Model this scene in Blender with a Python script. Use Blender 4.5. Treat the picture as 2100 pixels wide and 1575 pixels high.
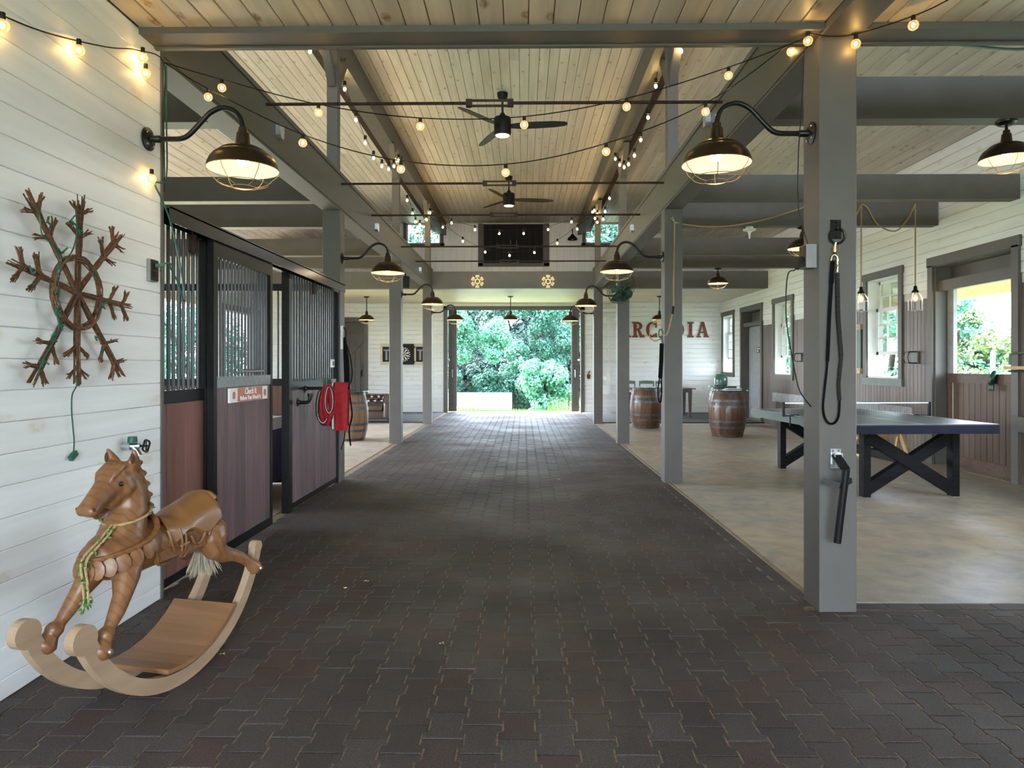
import bpy, bmesh, math, random
from mathutils import Vector, Matrix
random.seed(7)
PI = math.pi
V = Vector
sc = bpy.context.scene
for o in list(bpy.data.objects):
    bpy.data.objects.remove(o)
C = sc.collection

# ------------------------------------------------------------------ camera, world, light, exposure
H, FPX, CX, CY = 1.354, 1400.0, 1053.5, 749.0      # eye height (m), focal length and principal point in pixels of 2100x1575
YAW = math.radians(0.8)
cam = bpy.data.cameras.new('camera'); cam.sensor_width = 36; cam.lens = FPX / 2100 * 36
cam.shift_x = (1050 - CX) / 2100; cam.shift_y = (CY - 787.5) / 2100
cam.clip_start = .05; cam.clip_end = 400
camo = bpy.data.objects.new('camera', cam); C.objects.link(camo)
camo.location = (0, 0, H); camo.rotation_euler = (PI / 2, 0, YAW)
sc.camera = camo

wd = bpy.data.worlds.new('sky'); sc.world = wd; wd.use_nodes = True
wn = wd.node_tree; wn.nodes.clear()
w_out = wn.nodes.new('ShaderNodeOutputWorld'); w_bg = wn.nodes.new('ShaderNodeBackground')
w_sky = wn.nodes.new('ShaderNodeTexSky'); w_mix = wn.nodes.new('ShaderNodeMixRGB')
try:
    w_sky.sky_type = 'NISHITA'; w_sky.sun_disc = False
    w_sky.sun_elevation = math.radians(55); w_sky.sun_rotation = math.radians(290); w_sky.dust_density = 3
except Exception:
    pass
w_gain = wn.nodes.new('ShaderNodeMixRGB'); w_gain.blend_type = 'MULTIPLY'; w_gain.inputs[0].default_value = 1
w_gain.inputs[2].default_value = (.16, .16, .16, 1)
wn.links.new(w_sky.outputs[0], w_gain.inputs[1])
w_mix.inputs[0].default_value = .62; w_mix.inputs[2].default_value = (.82, .92, 1.06, 1)      # thin bright haze over the blue
wn.links.new(w_gain.outputs[0], w_mix.inputs[1]); wn.links.new(w_mix.outputs[0], w_bg.inputs[0])
w_bg.inputs[1].default_value = 8.5
wn.links.new(w_bg.outputs[0], w_out.inputs[0])

sun = bpy.data.lights.new('sun', 'SUN'); sun.energy = 12; sun.angle = math.radians(1.5); sun.color = (1, .95, .86)
suno = bpy.data.objects.new('sun', sun); C.objects.link(suno)
suno.rotation_euler = V((-.62, .12, .77)).to_track_quat('Z', 'Y').to_euler()

sc.view_settings.view_transform = 'Standard'; sc.view_settings.look = 'None'
sc.view_settings.gamma = 1; sc.view_settings.use_curve_mapping = False
sc.view_settings.exposure = 1.84
cy = sc.cycles
cy.max_bounces = 8; cy.diffuse_bounces = 6; cy.glossy_bounces = 3; cy.transparent_max_bounces = 16
cy.sample_clamp_indirect = 6; cy.caustics_reflective = False; cy.caustics_refractive = False
cy.use_denoising = True

# ------------------------------------------------------------------ photo pixel -> point on a known plane
RT = V((math.cos(YAW), math.sin(YAW), 0)); FW = V((-math.sin(YAW), math.cos(YAW), 0)); EYE = V((0, 0, H))
def ray(px, py):
    return FW + RT * ((px - CX) / FPX) + V((0, 0, (CY - py) / FPX))
def at(px, py, X=None, Y=None, Z=None):
    d = ray(px, py)
    k = ((X - EYE.x) / d.x) if X is not None else ((Y - EYE.y) / d.y) if Y is not None else ((Z - EYE.z) / d.z)
    return EYE + d * k

# ------------------------------------------------------------------ materials (all procedural)
M = {}
def _nodes(name):
    m = bpy.data.materials.new(name); m.use_nodes = True
    nt = m.node_tree; b = nt.nodes['Principled BSDF']
    M[name] = m
    return m, nt, b
def _coord(nt, stretch=(1, 1, 1), shuffle=True):
    tc = nt.nodes.new('ShaderNodeTexCoord'); mp = nt.nodes.new('ShaderNodeMapping')
    mp.inputs['Scale'].default_value = stretch
    if shuffle:
        oi = nt.nodes.new('ShaderNodeObjectInfo'); ml = nt.nodes.new('ShaderNodeVectorMath'); ml.operation = 'MULTIPLY'
        ml.inputs[1].default_value = (37, 53, 29); nt.links.new(oi.outputs['Random'], ml.inputs[0])
        ad = nt.nodes.new('ShaderNodeVectorMath'); nt.links.new(tc.outputs['Object'], ad.inputs[0]); nt.links.new(ml.outputs[0], ad.inputs[1])
        nt.links.new(ad.outputs[0], mp.inputs[0])
    else:
        nt.links.new(tc.outputs['Object'], mp.inputs[0])
    return mp.outputs[0]
def _mix(nt, kind, fac, a, b):
    n = nt.nodes.new('ShaderNodeMixRGB'); n.blend_type = kind
    for i, v in ((0, fac), (1, a), (2, b)):
        if hasattr(v, 'is_linked'): nt.links.new(v, n.inputs[i])
        else: n.inputs[i].default_value = v if not isinstance(v, tuple) else (*v[:3], 1)
    return n.outputs[0]
def _ramp(nt, src, p0, p1, c0=(0, 0, 0), c1=(1, 1, 1)):
    n = nt.nodes.new('ShaderNodeValToRGB'); e = n.color_ramp.elements
    e[0].position, e[1].position = p0, p1; e[0].color = (*c0, 1); e[1].color = (*c1, 1)
    nt.links.new(src, n.inputs[0]); return n.outputs[0]
def _noise(nt, vec, scale, detail=4, dist=0.0):
    n = nt.nodes.new('ShaderNodeTexNoise'); n.inputs['Scale'].default_value = scale; n.inputs['Detail'].default_value = detail
    n.inputs['Distortion'].default_value = dist
    nt.links.new(vec, n.inputs['Vector']); return n.outputs['Fac']
def _bump(nt, b, src, strength, dist=.004):
    n = nt.nodes.new('ShaderNodeBump'); n.inputs['Strength'].default_value = strength; n.inputs['Distance'].default_value = dist
    nt.links.new(src, n.inputs['Height']); nt.links.new(n.outputs[0], b.inputs['Normal'])
def plain(name, col, rough=.5, metal=0., var=.12, scale=9, stretch=(1, 1, 1), bump=0., rnd=0., spec=.4, coat=0., shuffle=True):
    m, nt, b = _nodes(name)
    vec = _coord(nt, stretch, shuffle); nz = _noise(nt, vec, scale)
    lo = tuple(c * (1 - var) for c in col); hi = tuple(min(1, c * (1 + var)) for c in col)
    c = _ramp(nt, nz, .3, .7, lo, hi)
    if rnd:
        oi = nt.nodes.new('ShaderNodeObjectInfo'); ge = nt.nodes.new('ShaderNodeNewGeometry')
        ad = nt.nodes.new('ShaderNodeMath'); ad.operation = 'ADD'; nt.links.new(oi.outputs['Random'], ad.inputs[0]); nt.links.new(ge.outputs['Random Per Island'], ad.inputs[1])
        fr = nt.nodes.new('ShaderNodeMath'); fr.operation = 'FRACT'; nt.links.new(ad.outputs[0], fr.inputs[0])
        g = _ramp(nt, fr.outputs[0], 0, 1, (1 - rnd,) * 3, (1 + rnd * .8,) * 3)
        c = _mix(nt, 'MULTIPLY', 1., c, g)
    nt.links.new(c, b.inputs['Base Color'])
    b.inputs['Roughness'].default_value = rough; b.inputs['Metallic'].default_value = metal
    b.inputs['Specular IOR Level'].default_value = spec; b.inputs['Coat Weight'].default_value = coat
    if bump: _bump(nt, b, nz, bump)
    return m
def wood(name, c0, c1, axis=0, grain=26, rough=.45, knots=0., kcol=(.2, .08, .02), rnd=.12, kscale=1.6, bump=.15, coat=0., tint=None, spec=.4, rings=0.):
    m, nt, b = _nodes(name)
    st = [1, 1, 1]; st[axis] = .07
    vec = _coord(nt, tuple(st)); nz = _noise(nt, vec, grain, 5, .6)
    c = _ramp(nt, nz, .32, .68, c0, c1)
    if rings:
        v3 = _coord(nt, (1, 1, 1)); wv = nt.nodes.new('ShaderNodeTexWave'); wv.wave_type = 'RINGS'; wv.inputs['Scale'].default_value = rings
        wv.inputs['Distortion'].default_value = 5; wv.inputs['Detail'].default_value = 2; wv.inputs['Detail Scale'].default_value = .8
        nt.links.new(v3, wv.inputs['Vector'])
        g = _ramp(nt, wv.outputs['Fac'], .0, .35, (.66, .52, .42), (1, 1, 1))
        c = _mix(nt, 'MULTIPLY', .6, c, g)
    if knots:
        s2 = [1, 1, 1]; s2[axis] = .55
        v2 = _coord(nt, tuple(s2)); vo = nt.nodes.new('ShaderNodeTexVoronoi'); vo.voronoi_dimensions = '2D'; vo.inputs['Scale'].default_value = kscale
        nt.links.new(v2, vo.inputs['Vector'])
        k = _ramp(nt, vo.outputs['Distance'], .035 + .02 * knots, .075 + .04 * knots, (1, 1, 1), (0, 0, 0))
        ring = _noise(nt, v2, 60, 2)
        kk = _mix(nt, 'MULTIPLY', 1., k, _ramp(nt, ring, .35, .6, (.35,) * 3, (1,) * 3))
        kf = nt.nodes.new('ShaderNodeMath'); kf.operation = 'MULTIPLY'; kf.inputs[1].default_value = min(1, knots); nt.links.new(kk, kf.inputs[0])
        c = _mix(nt, 'MIX', kf.outputs[0], c, kcol)
    if rnd:
        oi = nt.nodes.new('ShaderNodeObjectInfo'); ge = nt.nodes.new('ShaderNodeNewGeometry')
        ad = nt.nodes.new('ShaderNodeMath'); ad.operation = 'ADD'; nt.links.new(oi.outputs['Random'], ad.inputs[0]); nt.links.new(ge.outputs['Random Per Island'], ad.inputs[1])
        fr = nt.nodes.new('ShaderNodeMath'); fr.operation = 'FRACT'; nt.links.new(ad.outputs[0], fr.inputs[0])
        a = tuple(1 - rnd for _ in range(3)); z = tint or (1 + rnd * .6,) * 3
        c = _mix(nt, 'MULTIPLY', 1., c, _ramp(nt, fr.outputs[0], 0, 1, a, z))
    nt.links.new(c, b.inputs['Base Color']); b.inputs['Roughness'].default_value = rough
    b.inputs['Coat Weight'].default_value = coat; b.inputs['Specular IOR Level'].default_value = spec
    if bump: _bump(nt, b, nz, bump, .002)
    return m
def glow(name, col, strength):
    m, nt, b = _nodes(name)
    b.inputs['Base Color'].default_value = (*col, 1); b.inputs['Emission Color'].default_value = (*col, 1); b.inputs['Emission Strength'].default_value = strength
    nz = _noise(nt, _coord(nt), 4); nt.links.new(_mix(nt, 'MIX', nz, col, tuple(min(1, c * 1.05) for c in col)), b.inputs['Base Color'])
    return m
def pane(name, tint=(1, 1, 1), refl=.08, rough=.02, dirt=.0):
    m, nt, b = _nodes(name); nt.nodes.remove(b)
    out = nt.nodes['Material Output']; tr = nt.nodes.new('ShaderNodeBsdfTransparent'); gl = nt.nodes.new('ShaderNodeBsdfGlossy')
    nz = _noise(nt, _coord(nt), 3)
    nt.links.new(_mix(nt, 'MIX', nz, tint, tuple(c * .96 for c in tint)), tr.inputs[0]); gl.inputs['Roughness'].default_value = rough
    fr = nt.nodes.new('ShaderNodeFresnel'); fr.inputs[0].default_value = 1.45
    mx = nt.nodes.new('ShaderNodeMixShader')
    ml = nt.nodes.new('ShaderNodeMath'); ml.operation = 'MULTIPLY_ADD'; ml.inputs[1].default_value = .8; ml.inputs[2].default_value = refl * .3
    nt.links.new(fr.outputs[0], ml.inputs[0]); nt.links.new(ml.outputs[0], mx.inputs[0])
    nt.links.new(tr.outputs[0], mx.inputs[1]); nt.links.new(gl.outputs[0], mx.inputs[2]); nt.links.new(mx.outputs[0], out.inputs[0])
    return m
def leafmat(name, c0, c1, scale=.5):
    m, nt, b = _nodes(name)
    ge = nt.nodes.new('ShaderNodeNewGeometry')
    nz = _noise(nt, _coord(nt, (1, 1, 1), False), scale, 3)
    c = _mix(nt, 'MIX', nz, c0, c1); c = _mix(nt, 'MULTIPLY', 1., c, _ramp(nt, ge.outputs['Random Per Island'], 0, 1, (.65,) * 3, (1.3,) * 3))
    nt.links.new(c, b.inputs['Base Color']); b.inputs['Roughness'].default_value = .5
    out = nt.nodes['Material Output']; tl = nt.nodes.new('ShaderNodeBsdfTranslucent'); nt.links.new(c, tl.inputs[0])
    mx = nt.nodes.new('ShaderNodeMixShader'); mx.inputs[0].default_value = .35
    nt.links.new(b.outputs[0], mx.inputs[1]); nt.links.new(tl.outputs[0], mx.inputs[2]); nt.links.new(mx.outputs[0], out.inputs[0])
    return m

wood('white_board', (.78, .79, .78), (.86, .87, .86), axis=0, grain=14, rough=.42, knots=.42, kcol=(.62, .50, .32), rnd=.03, kscale=2.3, bump=.04)
plain('white_paint', (.8, .8, .78), .5, var=.03)
plain('grey_paint', (.108, .100, .091), .5, var=.06, scale=5, bump=.03)
plain('dark_paint', (.10, .087, .075), .5, var=.08, scale=5)
wood('pine', (.52, .44, .33), (.68, .59, .46), axis=0, grain=11, rough=.4, knots=.85, kcol=(.22, .10, .03), rnd=.10, kscale=3.4, bump=.04)
wood('pine_white', (.56, .515, .455), (.70, .655, .59), axis=0, grain=11, rough=.42, knots=.7, kcol=(.30, .18, .09), rnd=.10, kscale=3.6, bump=.04)
wood('pine_flat', (.55, .47, .33), (.68, .6, .45), axis=0, grain=11, rough=.4, knots=.5, kcol=(.3, .15, .05), rnd=.08, kscale=1.2, bump=.04)
plain('backing', (.10, .08, .06), .9, var=.2)
plain('backing_white', (.72, .73, .72), .8, var=.05)
wood('stall_board', (.125, .088, .090), (.175, .125, .125), axis=0, grain=30, rough=.42, rnd=.34, tint=(1.3, 1.15, 1.2), bump=.1)
wood('red_board', (.17, .075, .055), (.23, .105, .078), axis=0, grain=30, rough=.45, rnd=.22, bump=.1)
wood('wainscot', (.088, .064, .052), (.15, .112, .092), axis=0, grain=24, rough=.45, rnd=.25, bump=.1)
wood('door_board', (.068, .036, .023), (.115, .065, .042), axis=0, grain=26, rough=.5, rnd=.2, bump=.1)
plain('black_steel', (.008, .0085, .009), .32, 0, var=.3, scale=30, bump=.03, spec=.28)
plain('box_grey', (.25, .25, .25), .5, var=.1)
plain('steel', (.42, .43, .44), .32, 1, var=.15, scale=30)
plain('zinc', (.55, .57, .6), .35, 1, var=.1, scale=30)
plain('track_steel', (.05, .052, .06), .25, .6, var=.3, scale=6)
plain('rust', (.045, .026, .018), .7, .6, var=.5, scale=40, bump=.15)
plain('bronze', (.055, .036, .022), .3, .75, var=.25, scale=6, spec=.6)
plain('enamel', (.72, .64, .50), .4, var=.02)
plain('black_plastic', (.009, .009, .009), .5, var=.2, spec=.2)
plain('green_cord', (.012, .09, .055), .5, var=.2)
plain('green_metal', (.02, .06, .04), .35, .4, var=.2)
plain('brass', (.75, .55, .22), .25, 1, var=.15, scale=40)
plain('wire_gold', (.42, .30, .16), .4, .8, var=.2)
plain('vine', (.13, .062, .03), .8, var=.5, scale=60, rnd=.45)
plain('rope', (.36, .25, .12), .85, var=.25, scale=120, bump=.3)
plain('webbing', (.006, .006, .0065), .9, spec=.1, var=.3, scale=200, bump=.2)
plain('red_cloth', (.33, .008, .014), .75, var=.2, scale=20, bump=.1)
plain('black_cloth', (.02, .018, .018), .85, var=.3, scale=60)
plain('white_cloth', (.75, .73, .7), .8, var=.08)
wood('horse_wood', (0.1674, 0.0713, 0.02604), (0.2294, 0.1054, 0.04092), axis=1, grain=16, rough=.42, rnd=0, bump=.03, coat=.06, rings=10, knots=.5, kcol=(.10, .035, .02), kscale=2.6)
wood('saddle_wood', (0.1885, 0.08125, 0.0234), (0.234, 0.1073, 0.0338), axis=1, grain=12, rough=.4, rnd=0, bump=.03, coat=.08)
wood('pale_wood', (.31, .205, .125), (.39, .27, .17), axis=1, grain=18, rough=.45, rnd=0, bump=.05)
wood('tread_wood', (0.208, 0.1, 0.044), (0.288, 0.148, 0.068), axis=0, grain=18, rough=.4, rnd=.12, bump=.05)
plain('fur', (.42, .36, .25), .9, var=.3, rnd=.3)
plain('eye_black', (.01, .01, .01), .1, var=.1, coat=1)
plain('dark_hole', (.05, .02, .01), .8, var=.2)  # dark colour stands in for shade inside nostrils, mouth and ears
wood('oak', (.062, .026, .011), (.15, .07, .03), axis=2, grain=16, rough=.4, rnd=.2, bump=.08, coat=.15)
wood('oak_pale', (.20, .115, .06), (.32, .20, .115), axis=2, grain=16, rough=.5, rnd=.15, bump=.08)
plain('hoop', (.11, .112, .125), .42, .6, var=.3, scale=12)
pane('glass', (.97, 1, .99), .1)
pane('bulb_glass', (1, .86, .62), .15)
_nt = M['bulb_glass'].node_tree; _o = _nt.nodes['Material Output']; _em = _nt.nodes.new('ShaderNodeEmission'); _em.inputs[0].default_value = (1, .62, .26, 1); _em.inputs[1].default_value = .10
_ad = _nt.nodes.new('ShaderNodeAddShader'); _nt.links.new(_o.inputs[0].links[0].from_socket, _ad.inputs[0]); _nt.links.new(_em.outputs[0], _ad.inputs[1]); _nt.links.new(_ad.outputs[0], _o.inputs[0])   # warm filament glow put into the glass as emission
pane('green_glass', (.55, .78, .7), .2)
plain('jar_green', (.06, .14, .115), .25, var=.2, coat=.4)
plain('leather', (.026, .013, .009), .28, var=.3, scale=5, bump=.08, coat=.25, spec=.6)
plain('terracotta', (.17, .042, .022), .6, var=.15)
plain('sign_clay', (.52, .21, .13), .6, var=.04)
plain('sign_white', (.85, .85, .83), .6, var=.02)
plain('table_top', (.035, .045, .055), .38, var=.06, scale=3, spec=.5)
plain('table_edge', (.11, .15, .135), .6, var=.3, scale=80, bump=.3)
plain('table_front', (.012, .013, .024), .55, var=.2, spec=.15)
wood('black_wood', (.006, .006, .007), (.012, .012, .014), axis=0, grain=20, rough=.55, rnd=.1, spec=.15)
plain('net', (.02, .02, .02), .8, var=.1)
plain('blue_laminate', (.018, .02, .10), .4, var=.1)
plain('chalk_green', (.13, .17, .145), .5, var=.08)
wood('yellow_pine', (.52, .36, .16), (.66, .48, .25), axis=0, grain=16, rough=.5, rnd=.1)
wood('redwood_top', (.16, .06, .03), (.24, .1, .05), axis=0, grain=16, rough=.4, rnd=.05)
plain('mat_grey', (.10, .10, .105), .95, var=.3, scale=160, bump=.4)
plain('edge_tan', (.25, .19, .12), .8, var=.2)
plain('mat_edge', (.02, .02, .02), .7, var=.1)
plain('roof_shingle', (.085, .088, .092), .9, var=.1, scale=30)
wood('bark', (.012, .010, .008), (.035, .028, .022), axis=2, grain=16, rough=.9, rnd=0, bump=.5)
leafmat('leaf_light', (.05, .19, .115), (.10, .28, .17), .8)
leafmat('leaf_mid', (.022, .10, .07), (.05, .165, .11), .7)
leafmat('leaf_dark', (.008, .04, .034), (.02, .07, .056), .7)
leafmat('leaf_sun', (.06, .16, .035), (.22, .26, .14), 1.2)
leafmat('leaf_garland', (.05, .17, .03), (.10, .28, .05), 20)
leafmat('grass_blade', (.07, .15, .045), (.14, .22, .08), .6)
plain('lawn', (.16, .20, .115), .9, var=.3, scale=3, shuffle=False)
glow('filament', (1, .66, .25), 42)
glow('bulb_white', (1, .88, .66), 5)
glow('star_bead', (1, .66, .2), 6)
glow('fan_light', (.9, 1, .92), 1.6)

def paver_mat():
    m, nt, b = _nodes('paver')
    oi = nt.nodes.new('ShaderNodeObjectInfo'); ge = nt.nodes.new('ShaderNodeNewGeometry')
    ad = nt.nodes.new('ShaderNodeMath'); ad.operation = 'ADD'; nt.links.new(oi.outputs['Random'], ad.inputs[0]); nt.links.new(ge.outputs['Random Per Island'], ad.inputs[1])
    fr = nt.nodes.new('ShaderNodeMath'); fr.operation = 'FRACT'; nt.links.new(ad.outputs[0], fr.inputs[0])
    n = nt.nodes.new('ShaderNodeValToRGB'); e = n.color_ramp.elements
    e[0].position = 0; e[0].color = (.056, .050, .050, 1); e[1].position = 1; e[1].color = (.076, .054, .052, 1)
    for p, c in ((.3, (.064, .052, .050)), (.55, (.074, .067, .067)), (.8, (.068, .052, .049))):
        k = e.new(p); k.color = (*c, 1)
    nt.links.new(fr.outputs[0], n.inputs[0])
    gp = nt.nodes.new('ShaderNodeMapping'); nt.links.new(ge.outputs['Position'], gp.inputs[0])
    fine = _noise(nt, gp.outputs[0], 170, 3); broad = _noise(nt, gp.outputs[0], 1.1, 4)
    c = _mix(nt, 'MULTIPLY', 1., n.outputs[0], _ramp(nt, fine, .3, .75, (.55,) * 3, (1.5,) * 3))
    c = _mix(nt, 'MULTIPLY', 1., c, _ramp(nt, broad, .3, .7, (.82, .80, .78), (1.25, 1.22, 1.2)))
    nt.links.new(c, b.inputs['Base Color'])
    rr = _ramp(nt, broad, .3, .7, (.72,) * 3, (.5,) * 3); nt.links.new(rr, b.inputs['Roughness'])
    b.inputs['Specular IOR Level'].default_value = .25
    _bump(nt, b, fine, .35, .003)
paver_mat()
plain('joint_sand', (.23, .165, .11), .95, var=.35, scale=60, bump=.3, shuffle=False)
def concrete_mat():
    m, nt, b = _nodes('concrete')
    vec = _coord(nt, (1, 1, 1), False)
    big = _noise(nt, vec, .9, 6, 1.2); mid = _noise(nt, vec, 6, 6, .5); fine = _noise(nt, vec, 60, 3)
    c = _ramp(nt, big, .32, .68, (.32, .30, .27), (.50, .41, .29))
    c = _mix(nt, 'MULTIPLY', .8, c, _ramp(nt, mid, .32, .62, (.68, .68, .70), (1.08, 1.06, 1.02)))
    c = _mix(nt, 'MULTIPLY', .4, c, _ramp(nt, fine, .3, .7, (.8,) * 3, (1.1,) * 3))
    nt.links.new(c, b.inputs['Base Color']); b.inputs['Roughness'].default_value = .42
    _bump(nt, b, mid, .05)
concrete_mat()

# ------------------------------------------------------------------ mesh builder and scene-graph helpers
class MB:
    def __init__(s): s.v = []; s.f = []
    def add(s, vs, fs):
        n = len(s.v); s.v += [tuple(p) for p in vs]; s.f += [tuple(i + n for i in f) for f in fs]; return s
    def box(s, x0, x1, y0, y1, z0, z1):
        return s.add([(x, y, z) for z in (z0, z1) for y in (y0, y1) for x in (x0, x1)],
                     [(0, 2, 3, 1), (4, 5, 7, 6), (0, 1, 5, 4), (2, 6, 7, 3), (0, 4, 6, 2), (1, 3, 7, 5)])
    def bar(s, a, b, w, h, up=(0, 0, 1)):
        a, b = V(a), V(b); d = (b - a).normalized(); u = V(up)
        r = d.cross(u)
        if r.length < 1e-4: r = d.cross(V((1, 0, 0)))
        r.normalize(); u = r.cross(d)
        q = [r * w / 2 * i + u * h / 2 * j for i, j in ((-1, -1), (1, -1), (1, 1), (-1, 1))]
        return s.add([a + k for k in q] + [b + k for k in q], [(3, 2, 1, 0), (4, 5, 6, 7), (0, 1, 5, 4), (1, 2, 6, 5), (2, 3, 7, 6), (3, 0, 4, 7)])
    def tube(s, pts, r, n=8, closed=False, cap=True):
        pts = [V(p) for p in pts]; m = len(pts); rs = r if isinstance(r, (list, tuple)) else [r] * m
        prev = None; rings = []
        for i, p in enumerate(pts):
            a = pts[i - 1] if (i or closed) else p; b = pts[(i + 1) % m] if (i < m - 1 or closed) else p
            d = (b - a).normalized() if (b - a).length > 1e-9 else V((0, 0, 1))
            if prev is None:
                prev = d.orthogonal().normalized()
            prev = (prev - d * prev.dot(d)); prev = prev.normalized() if prev.length > 1e-6 else d.orthogonal().normalized()
            q = d.cross(prev)
            rings.append([p + (prev * math.cos(2 * PI * k / n) + q * math.sin(2 * PI * k / n)) * rs[i] for k in range(n)])
        base = [x for rg in rings for x in rg]; fs = []
        for i in range(m if closed else m - 1):
            j = (i + 1) % m
            for k in range(n):
                fs.append((i * n + k, i * n + (k + 1) % n, j * n + (k + 1) % n, j * n + k))
        if cap and not closed:
            fs.append(tuple(range(n - 1, -1, -1))); fs.append(tuple((m - 1) * n + k for k in range(n)))
        return s.add(base, fs)
    def lathe(s, prof, n=24, c=(0, 0, 0), M4=None, close=False):
        c = V(c); vs = []; fs = []
        for r, z in prof:
            for k in range(n):
                p = V((r * math.cos(2 * PI * k / n), r * math.sin(2 * PI * k / n), z))
                vs.append((M4 @ p if M4 else p) + c)
        m = len(prof)
        for i in range(m if close else m - 1):
            j = (i + 1) % m
            for k in range(n):
                fs.append((i * n + k, i * n + (k + 1) % n, j * n + (k + 1) % n, j * n + k))
        return s.add(vs, fs)
    def ball(s, c, r, n=12, sq=(1, 1, 1)):
        c = V(c); m = max(4, n // 2)
        vs = [c + V((0, 0, r * sq[2]))]; fs = []
        for i in range(1, m):
            a = PI * i / m
            for k in range(n):
                vs.append(c + V((r * sq[0] * math.sin(a) * math.cos(2 * PI * k / n), r * sq[1] * math.sin(a) * math.sin(2 * PI * k / n), r * sq[2] * math.cos(a))))
        vs.append(c - V((0, 0, r * sq[2]))); e = len(vs) - 1
        for k in range(n): fs.append((0, 1 + k, 1 + (k + 1) % n))
        for i in range(m - 2):
            for k in range(n):
                a = 1 + i * n; fs.append((a + k, a + n + k, a + n + (k + 1) % n, a + (k + 1) % n))
        a = 1 + (m - 2) * n
        for k in range(n): fs.append((a + k, e, a + (k + 1) % n))
        return s.add(vs, fs)
    def prism(s, poly, fn0, fn1):      # polygon (a, b) swept between two placements
        n = len(poly)
        return s.add([fn0(*p) for p in poly] + [fn1(*p) for p in poly],
                     [tuple(range(n - 1, -1, -1)), tuple(range(n, 2 * n))] + [(i, (i + 1) % n, n + (i + 1) % n, n + i) for i in range(n)])
    def mesh(s, name, smooth=False):
        me = bpy.data.meshes.new(name); me.from_pydata(s.v, [], s.f); me.update()
        if smooth:
            me.polygons.foreach_set('use_smooth', [True] * len(me.polygons))
            try: me.set_sharp_from_angle(angle=math.radians(38))
            except Exception: pass
        return me
    def build(s, name, mat, parent=None, smooth=False, world=True):
        """links ONE object; with world=True the coordinates are world ones and are moved into the parent's frame"""
        if world and parent is not None:
            inv = wmat(parent).inverted(); s.v = [tuple(inv @ V(p)) for p in s.v]
        me = s.mesh(name, smooth); me.materials.append(M[mat])
        o = bpy.data.objects.new(name, me); C.objects.link(o); o.parent = parent
        return o
def wmat(o):
    m = o.matrix_basis.copy()
    while o.parent is not None:
        o = o.parent; m = o.matrix_basis @ m
    return m
def tag(o, label, cat, group=None, kind=None):
    o['label'] = label; o['category'] = cat
    if group: o['group'] = group
    if kind: o['kind'] = kind
    return o
def thing(name, label, cat, loc=(0, 0, 0), rz=0, group=None, kind=None):
    o = bpy.data.objects.new(name, None); C.objects.link(o); o.empty_display_size = .1
    o.location = loc; o.rotation_euler = (0, 0, rz)
    return tag(o, label, cat, group, kind)
def copy_tree(o, parent=None):
    c = o.copy(); C.objects.link(c); c.parent = parent
    for ch in o.children: copy_tree(ch, c)
    return c
_plank = {}
def plank_mesh(L, w, t, c, mat):
    key = (round(L, 3), round(w, 3), t, c, mat)
    if key not in _plank:
        h = w / 2
        sec = [(-h, -t), (h, -t), (h, -c), (h - c, 0), (-h + c, 0), (-h, -c)]
        me = MB().prism(sec, lambda a, b: (0, a, b), lambda a, b: (L, a, b)).mesh('plank'); me.materials.append(M[mat]); _plank[key] = me
    return _plank[key]
def plank(parent, org, dl, dw, L, w, mat, t=.014, c=.004, name='plank', gap=.003):
    """board with its front face through org; dl = along, dw = across, front = dl x dw"""
    dl, dw = V(dl), V(dw); nrm = dl.cross(dw)
    o = bpy.data.objects.new(name, plank_mesh(L, w - gap, t, c, mat)); C.objects.link(o)
    mt = Matrix((dl, dw, nrm)).transposed().to_4x4(); mt.translation = V(org)
    o.parent = parent
    o.matrix_basis = (wmat(parent).inverted() @ mt) if parent else mt
    return o
def rects_minus(u0, u1, v0, v1, holes):
    us = sorted({u0, u1, *[min(max(h[i], u0), u1) for h in holes for i in (0, 1)]}); vs = sorted({v0, v1, *[min(max(h[i], v0), v1) for h in holes for i in (2, 3)]})
    out = []
    for a, b in zip(us, us[1:]):
        for c, d in zip(vs, vs[1:]):
            m, n = (a + b) / 2, (c + d) / 2
            if not any(h[0] < m < h[1] and h[2] < n < h[3] for h in holes): out.append((a, b, c, d))
    return out
def spans_minus(a, b, v0, v1, holes):
    cuts = sorted((max(h[0], a), min(h[1], b)) for h in holes if h[2] < v1 - .01 and h[3] > v0 + .01 and h[1] > a and h[0] < b)
    out = []; p = a
    for c, d in cuts:
        if c > p + .02: out.append((p, c))
        p = max(p, d)
    if b > p + .02: out.append((p, b))
    return out
# ------------------------------------------------------------------ the building
XL, XR, PW = -2.12, 1.6255, .205              # aisle faces of the two post rows, post size
POSTY = (3.77, 7.87, 11.80, 15.75)
YF = 19.5                                     # far wall
XWR, XWL = 5.62, -6.14                        # outer walls
ZG0, ZG1, ZC = 3.15, 3.58, 5.42               # girder bottom / top, flat ceiling
CXA = (XL + XR) / 2
S = 'structure'

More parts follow.
